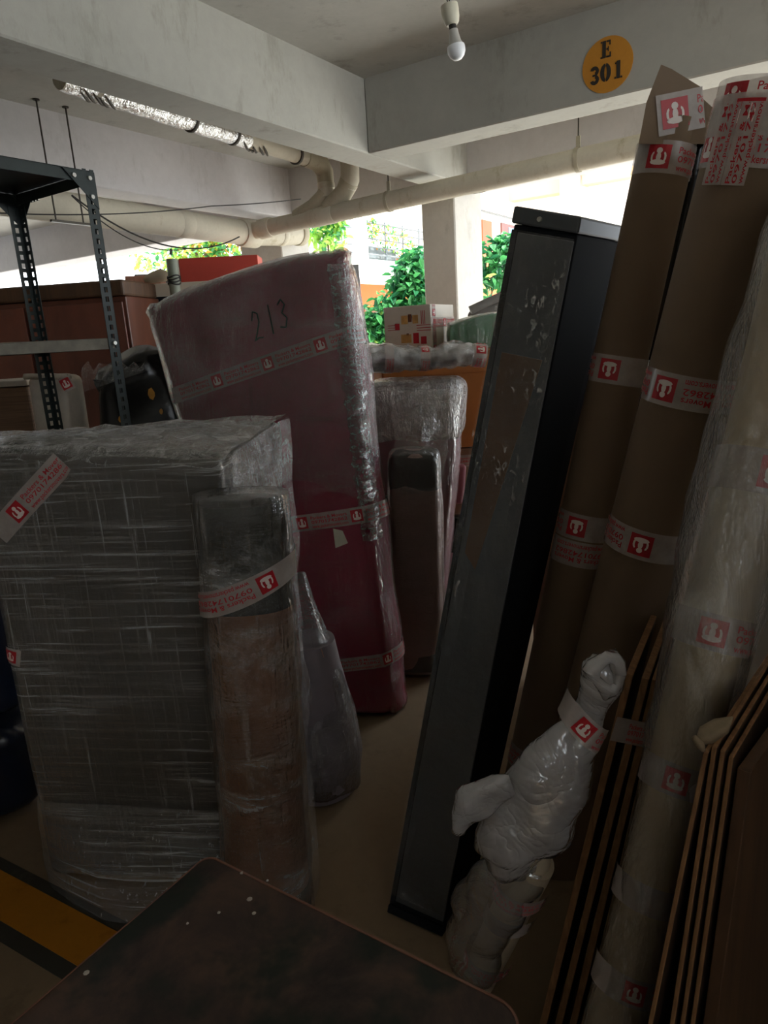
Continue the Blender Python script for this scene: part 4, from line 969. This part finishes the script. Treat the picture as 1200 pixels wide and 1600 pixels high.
dp, drr = dens([P(x-12, y, 1.15+.022*i) for i, (x, y, r) in enumerate(cb_)], [r*1.2/FPX for x, y, r in cb_], 4); v, f = tubemesh(dp, drr, 26, amp=.014, freq=13, flata=.7); obj('clear_bag', v, f, 'bag_clear', bgr, smooth=True)
for y, ph in ((1385, .24), (1420, .05), (1492, .19)): add_tape('tape', lr.ring(t_at(lr, y), .012, .02, 175, 0, 24), .05, bgr, ph, period=.2)
nk = Roll(P(893, 1160, BDp), P(932, 1075, BDp), .047, .040, .66); add_tape('tape', nk.ring(.45, .004, -.02, 180, 10, 24), .048, bgr, .1, period=.16)

# ---- loose boards
def board(name, tf, bf, back, th, parent_label, cat, group=None, m_face='ply_face', m_edge='ply_edge'):
    upv = (tf-bf); nrm_ = upv.cross(back).normalized()
    if nrm_.x < 0: nrm_ = -nrm_
    o, ax = bf, nrm_*th
    vs_ = boxverts(o, ax, back, upv); e = .0012
    vv, ff = bev(vs_, BOXF, e, 1); fm = []
    for q in ff:
        c_ = sum((vv[i] for i in q), Vector())/len(q); k = (c_-o).dot(nrm_)/th
        fm.append(0 if (k < .02 or k > .98) else 1)
    ob = obj(name, vv, ff, None, None, mats=[m_face, m_edge], fmat=fm); return tag(ob, parent_label, cat, group)
G1 = [((978, 1052), 843, 'loose board with raw edge, first left of its leaning set'), ((1003, 1058), 867, 'loose board with raw edge, second in the taped set'), ((1019, 1061), 890, 'loose board with raw edge, third in the taped set'), ((1033, 1063), 912, 'loose board with raw edge, last beside the beige roll')]
fts = []
for (tx, ty), bx, lb in G1:
    tf = P(tx, ty, 1.21); bf = to_floor(tf, P(bx, 1600, 1.09))+V(0, 0, .003); fts.append((tf, bf))
    board('loose_board', tf, bf, V(.16, .285, -.008), .0135, lb, 'board', 'boards leaning beside the bag')
tpb = thing('board_tape', 'printed white tape binding the leaning boards together', 'tape', fts[0][0].lerp(fts[0][1], .12))
pth = []
for k in range(11):
    t_ = k/10; a_ = fts[0][0].lerp(fts[0][1], .115); b_ = fts[3][0].lerp(fts[3][1], .125)+V(.018, 0, 0); pth.append((a_.lerp(b_, t_)+V(-.006, -.018, 0), V(-.1, -1, .1).normalized()))
add_tape('tape_strip', pth, .05, tpb, .02, period=.12)
G2 = [((1099, 1174), 1012, V(.30, .34, 0), .0066, 'thin board, first of the right stack tied with cream foam'), ((1112, 1166), 1046, V(.30, .34, 0), .0066, 'thin board, second of the right stack tied with cream foam'), ((1125, 1172), 1062, V(.30, .34, 0), .0066, 'thin board, third of the right stack beside the wide panel'), ((1138, 1182), 1078, V(.30, .34, 0), .0066, 'thin dark board tucked against the wide panel, innermost of right stack')]
for (tx, ty), bx, bk, th, lb in G2:
    tf = P(tx, ty, .86); bf = to_floor(tf, P(bx, 1600, .80))+V(0, 0, .003); board('thin_board', tf, bf, bk, th, lb, 'board', 'boards stacked at the right edge')
tf = P(1152, 1200, .86); bf = to_floor(tf, P(1098, 1600, .80))+V(0, 0, .003)
board('wide_panel', tf, bf, V(.30, .30, 0), .018, 'wide brown panel turned to view at lower right corner', 'board', None, 'board_warm', 'board_warm')
fo = thing('foam_pad', 'crumpled cream foam pad tied over the board tops', 'foam pad', P(1118, 1160, .85))
fcx = P(1118, 1146, .845); v, f = tubemesh([fcx+V(-.03, -.004, -.014), fcx+V(-.014, -.006, .0), fcx+V(.006, -.004, .012), fcx+V(.022, 0, .024)], [.004, .010, .012, .006], 14, amp=.010, freq=60); obj('foam_lump', v, f, 'foam_tan', fo, smooth=True)
v, f = tubemesh([fcx+V(-.034, -.008, .002), fcx+V(-.026, -.012, -.008), fcx+V(-.02, -.008, -.02)], [.004, .006, .003], 10); obj('foam_curl', v, f, 'foam_tan', fo, smooth=True)

# ---- foreground table
tz = .75; tcn = G(325, 1335, tz); d1 = (G(800, 1570, tz)-tcn); w1 = d1.length+.02; d1.normalize(); d2 = V(-d1.y, d1.x, 0)
if d2.y > 0: d2 = -d2
tb = thing('side_table', 'dark mottled laminate table with rounded corner in the foreground', 'table', V((tcn+d1*.25+d2*.45).x, (tcn+d1*.25+d2*.45).y, 0))
LT = 1.0
def corner(c, a, b, r, n=6):
    ce = c+a*r+b*r; return [ce-(a*cos(pi/2*k/n)+b*sin(pi/2*k/n))*r for k in range(n+1)]
oc = tcn; ol = []
ol += corner(oc, d1, d2, .018); ol += [p for p in reversed(corner(oc+d1*w1, -d1, d2, .035))]; ol += corner(oc+d1*w1+d2*LT, -d1, -d2, .035); ol += [p for p in reversed(corner(oc+d2*LT, d1, -d2, .035))]
def plate(ol, z0, z1, inset=0):
    ce = sum(ol, Vector())/len(ol); o2 = [p+(ce-p).normalized()*inset for p in ol]; n_ = len(o2)
    return [V(p.x, p.y, z0) for p in o2]+[V(p.x, p.y, z1) for p in o2], [tuple(range(n_))[::-1], tuple(range(n_, 2*n_))]+[(k, (k+1) % n_, n_+(k+1) % n_, n_+k) for k in range(n_)]
v, f = plate(ol, tz-.022, tz, .0035); obj('table_top', v, f, 'laminate', tb)
n_ = len(ol); ce = sum(ol, Vector())/len(ol); oi_ = [p+(ce-p).normalized()*.0034 for p in ol]
v = [V(p.x, p.y, z) for z in (tz-.024, tz+.0012) for p in ol]+[V(p.x, p.y, z) for z in (tz-.024, tz+.0012) for p in oi_]
f = []
for k in range(n_):
    j = (k+1) % n_; f += [(k, j, n_+j, n_+k), (2*n_+k, 2*n_+j, 3*n_+j, 3*n_+k), (n_+k, n_+j, 3*n_+j, 3*n_+k), (k, j, 2*n_+j, 2*n_+k)]
obj('edge_band', v, f, 'table_edge', tb)
for a_, b_ in ((.05, .05), (w1-.07, .05), (.05, LT-.07), (w1-.07, LT-.07)):
    bbox('leg', boxverts(oc+d1*a_+d2*b_+V(0, 0, .002-tz), d1*.04, d2*.04, V(0, 0, tz-.026)), 'ply_face', tb, .003)
bbox('apron', boxverts(oc+d1*.06+d2*.06-V(0, 0, .09), d1*(w1-.12), d2*.018, V(0, 0, .066)), 'ply_face', tb, .002); bbox('apron', boxverts(oc+d1*.06+d2*.08-V(0, 0, .09), d1*.018, d2*(LT-.16), V(0, 0, .066)), 'ply_face', tb, .002)
for x, y, r in ((378, 1364, .003), (418, 1376, .002), (390, 1405, .0042), (397, 1427, .003), (342, 1426, .0025), (293, 1443, .002), (135, 1520, .004)):
    q = G(x, y, tz); vv, ff = tubemesh([q+V(0, 0, .0002), q+V(0, 0, .0016)], [r, r*.5], 7); obj('paint_speck', vv, ff, 'speck', tb)

# ---- slotted steel rack
F_, R_ = G(147, 275, 2.05), G(46, 313, 2.05); long_ = (G(0, 250, 2.05)-F_); long_.z = 0; long_.normalize(); short_ = (R_-F_); short_.z = 0
short_ = (short_-long_*short_.dot(long_)); sl = short_.length; short_.normalize(); LR = .92
rk = thing('slotted_rack', 'dark slotted steel shelving rack standing behind the grey bundle', 'rack', V(F_.x, F_.y, 0))
def flange(base, dirn, nrm_, wd=.040, th=.002, H_=2.066, pitch=.030, sh=.017):
    parts = []; 
    def bx(o0, o1, z0, z1): parts.append((boxverts(base+dirn*o0+V(0, 0, z0), dirn*(o1-o0), nrm_*th, V(0, 0, z1-z0)), BOXF))
    bx(0, .014, 0, H_); bx(.027, wd, 0, H_); z = .012; bx(.014, .027, 0, .012)
    while z+sh < H_: bx(.014, .027, z+sh, min(H_, z+pitch)); z += pitch
    return parts
def post(corner_, a, b):
    base = V(corner_.x, corner_.y, .001); parts = flange(base, a, b)+flange(base, b, a); v, f = join(parts)
    return obj('post', v, f, 'rack', rk)
cF, cR, cL, cK = F_, F_+short_*sl, F_+long_*LR, F_+long_*LR+short_*sl
post(cF, long_, short_); post(cR, long_, -short_); post(cL, -long_, short_); post(cK, -long_, -short_)
def shelf(z, me, mt_):
    e = .003; o = V(cF.x, cF.y, z)+long_*e+short_*e; a = long_*(LR-2*e); b = short_*(sl-2*e)
    bbox('shelf_panel', boxverts(o+V(0, 0, .0), a, b, V(0, 0, .002)), mt_, rk, .0004, 1)
    for q, dv, nv in ((o, a, short_), (o+b, a, -short_), (o, b, long_), (o+a, b, -long_)): bbox('shelf_rim', boxverts(q-V(0, 0, .034), dv, nv*.002, V(0, 0, .0335)), me, rk, .0004, 1)
shelf(2.062, 'rack', 'rack'); shelf(1.545, 'rack_edge', 'rack_edge'); shelf(.93, 'rack_edge', 'rack_edge')
def gusset(c_, d_, n_, z):
    q = V(c_.x, c_.y, z)+n_*-.0022; tri = [q, q+d_*.11, q-V(0, 0, .11), q+n_*.002, q+d_*.11+n_*.002, q-V(0, 0, .11)+n_*.002]
    return obj('gusset', tri, [(0, 1, 2), (3, 5, 4), (0, 3, 4, 1), (1, 4, 5, 2), (2, 5, 3, 0)], 'rack', rk)
def boltat(p, n_): tube('bolt', [p, p+n_*.005], [.0075, .0065], 'bolt', rk, 10)
gusset(cF, long_, short_, 2.06); gusset(cF, short_, long_, 2.06); gusset(cR, -short_, long_, 2.06); gusset(cR, long_, -short_, 2.06)
for dx__, dz__ in ((.02, -.02), (.075, -.018), (.02, -.075)): boltat(V(cF.x, cF.y, 2.06+dz__)+long_*dx__-short_*.0025, -short_)
for dx__, dz__ in ((.08, -.022), (.098, -.022), (.116, -.022)): boltat(V(cR.x, cR.y, 2.055+dz__)-short_*dx__-long_*.004, -long_)
boltat(V(cF.x, cF.y, 1.53)+long_*.02-short_*.0025, -short_)

# ---- items at the back left
wd = thing('wardrobe', 'reddish brown wardrobe standing behind the steel rack', 'wardrobe', V(-1.7, 4.3, 0))
wfr, wfl = P(192, 436, 4.05), P(-60, 458, 4.05); zt = 1.885; wfr = V(wfr.x, wfr.y, .006); wfl = V(wfl.x-.25, wfl.y+.12, .006)
wx = wfr-wfl; wy = V(.06, .42, 0)
bbox('carcass', boxverts(wfl, wx, wy, V(0, 0, zt-.09)), 'wardrobe_side', wd, .006)
bbox('cornice', boxverts(wfl+V(0, -.02, zt-.088), wx+V(.0, 0, 0), wy, V(0, 0, .085)), 'board_warm', wd, .012)
for a0, a1 in ((.02, .48), (.50, .985)):
    d_ = bbox('door', boxverts(wfl+wx*a0+V(0, -.02, .08), wx*(a1-a0), V(0, .019, 0), V(0, 0, zt-.20)), 'wardrobe', wd, .004)
hx = wfl+wx*.47+V(0, -.03, .9); tube('handle', [hx, hx+V(0, 0, .16)], .008, 'bolt', wd, 8)
cp = thing('cream_cupboard', 'cream cupboard with dark slot between wardrobe and mattress', 'cupboard', V(-1.1, 4.6, 0))
c0 = P(194, 446, 4.55); c1 = P(420, 440, 4.55); cw = V(c1.x-c0.x, .05, 0); zc = c0.z
bbox('carcass', boxverts(V(c0.x, c0.y, .006), cw, V(0, .4, 0), V(0, 0, zc-.006)), 'cream_panel', cp, .006)
bbox('dark_slot', boxverts(V(c0.x+.02, c0.y-.004, zc-.135), V(.30, .02, 0), V(0, .003, 0), V(0, 0, .055)), 'black_side', cp, .001)
bbox('door', boxverts(V(c0.x+.02, c0.y-.012, .08), cw*.46, V(0, .0115, 0), V(0, 0, zc-.30)), 'cream_panel', cp, .003)
pl = thing('pink_plank', 'pinkish wooden plank lying on top of the cream cupboard', 'plank', V(-1.3, 4.6, zc)); pz = V(c0.x-.0, c0.y+.03, zc+.002)
bbox('plank_body', boxverts(pz, V(.21, .04, 0), V(0, .12, 0), V(0, 0, .055)), 'plank_pink', pl, .004); bbox('plank_batten', boxverts(pz+V(.02, .13, 0), V(.19, .04, 0), V(0, .05, 0), V(0, 0, .075)), 'grey_sheet', pl, .004)
rdx = thing('red_carton', 'red and white carton on top of the cream cupboard', 'carton', P(330, 435, 4.75)); r0_ = P(283, 440, 4.72); r0_ = V(r0_.x, r0_.y, zc+.003)
bbox('carton_body', boxverts(r0_, V(.50, .05, 0), V(0, .2, 0), V(0, 0, .155)), 'red_carton', rdx, .004); bbox('white_end', boxverts(r0_+V(-.06, -.008, 0), V(.058, 0, 0), V(0, .2, 0), V(0, 0, .15)), 'cream_panel', rdx, .003)
gpp = thing('grey_pole', 'short grey green pole with cable coil beside the red carton', 'pole', P(270, 450, 4.4)); g0p = P(273, 447, 4.42); g1p = P(268, 405, 4.42)
tube('pole_body', [V(g0p.x, g0p.y, .01), V(g0p.x, g0p.y, g0p.z), g1p], .033, 'pole', gpp, 18)
for k in range(4):
    c_ = g0p.lerp(g1p, .08+.09*k); tube('cable_coil', [c_+V(.036*cos(a_), .036*sin(a_), .006*sin(a_*2+k)) for a_ in [2*pi*j/20 for j in range(21)]], .0045, 'cable', gpp, 6)
clb = thing('cloth_bundle', 'small beige paper bundle on top of cream cupboard edge', 'bundle', P(245, 460, 4.3))
cc_ = P(246, 456, 4.50); v, f = tubemesh([V(cc_.x-.07, cc_.y, zc+.02), V(cc_.x-.03, cc_.y, zc+.03), V(cc_.x+.04, cc_.y, zc+.04), V(cc_.x+.10, cc_.y, zc+.03)], [.012, .028, .04, .02], 14, amp=.01, freq=20); obj('crumpled_paper', v, f, 'cream', clb, smooth=True)
# black plastic bag with yellow marks
bbg = thing('black_plastic_bag', 'bulging black plastic bag with yellow print beside the rack', 'bag', V(-1.0, 3.1, 0))
lo = 0.006; BDk = 3.05
sB = Soft([V(-1.16, 2.98, lo), V(-.74, 2.98, lo), V(-.70, 3.3, lo), V(-1.14, 3.3, lo), P(137, 590, BDk), P(258, 548, BDk), P(262, 548, BDk)+V(0, .26, 0), P(140, 588, BDk)+V(0, .26, 0)], .11, .035, 4.5, 9, .05)
sB.obj('bag_body', 'bin_black', bbg, (12, 8, 18)); 
for a, w_, s_ in [(.28+.05*k, .795+.006*random.random(), .009+.007*random.random()) for k in range(9)]+[(.74, .895, .020), (.80, .84, .010), (.34, .85, .014), (.38, .845, .012), (.82, .76, .008)]:
    q, nn_ = sB.front(a, w_, .008); A_, B_ = frame_of(nn_); vv = [q+A_*s_*cos(t_)*.8+B_*s_*sin(t_)*1.3*random.uniform(.6, 1.1) for t_ in [2*pi*k/7 for k in range(7)]]
    obj('yellow_print', vv, [tuple(range(7))], 'mark_yellow', bbg)
obj('film_tuft', *ruled([P(128+9*k, 575-14*noise.noise(V(k*.9, 0, 0))-10*(k % 2), BDk-.03) for k in range(12)], [P(132+9*k, 612-3*k, BDk-.05) for k in range(12)], 5, 0, .03, 14), 'film_clear', bbg, smooth=True)
gsk = thing('white_sack', 'grubby white sack standing left of black plastic bag', 'sack', V(-1.35, 2.95, 0))
Soft([V(-1.48, 2.90, lo), V(-1.33, 2.88, lo), V(-1.32, 3.1, lo), V(-1.46, 3.12, lo), P(40, 590, 2.95), P(100, 588, 2.95), P(100, 588, 2.95)+V(0, .2, 0), P(40, 590, 2.95)+V(0, .2, 0)], .03, .01, 7, 3).obj('sack_body', 'sack', gsk, (6, 5, 12))
tp2 = [P(38+6*k, 588+4*noise.noise(V(k, 5, 0)), 2.935) for k in range(13)]; obj('sack_hem', *tubemesh(tp2, .012, 8, amp=.004, freq=30), 'sack', gsk, smooth=True)
add_tape('tape', [(P(96+4*k, 603-2*k, 2.925), V(0, -1, 0)) for k in range(5)], .06, gsk, .0)
sbx = thing('ribbed_box', 'ribbed brown box at the left edge beyond the rack', 'box', V(-1.7, 3.1, 0))
b0_ = P(-60, 612, 3.1); bbox('box_body', boxverts(V(b0_.x, 3.1, lo), V(.30, -.03, 0), V(.02, .3, 0), V(0, 0, b0_.z)), 'striped_box', sbx, .01); bbox('box_lid', boxverts(V(b0_.x-.01, 3.09, b0_.z+.01), V(.32, -.03, 0), V(.02, .32, 0), V(0, 0, .025)), 'sack', sbx, .006)
# navy bundle at the left edge
nv_ = thing('navy_bundle', 'dark navy plastic bundle on floor at left edge beside the rack', 'bundle', V(-1.45, 2.0, 0))
Soft([V(-1.62, 1.92, lo), V(-1.27, 2.0, lo), V(-1.22, 2.22, lo), V(-1.58, 2.2, lo), V(-1.62, 1.93, .40), V(-1.22, 1.99, .33), V(-1.20, 2.2, .33), V(-1.58, 2.2, .42)], .08, .025, 6, 4).obj('lower_roll', 'blue', nv_, (8, 6, 6))
Soft([V(-1.62, 1.94, .43), V(-1.22, 2.0, .37), V(-1.20, 2.2, .37), V(-1.58, 2.2, .44), V(-1.60, 1.95, .84), V(-1.25, 2.03, .84), V(-1.22, 2.2, .84), V(-1.56, 2.2, .84)], .08, .022, 6, 5).obj('upper_roll', 'blue', nv_, (8, 6, 6))
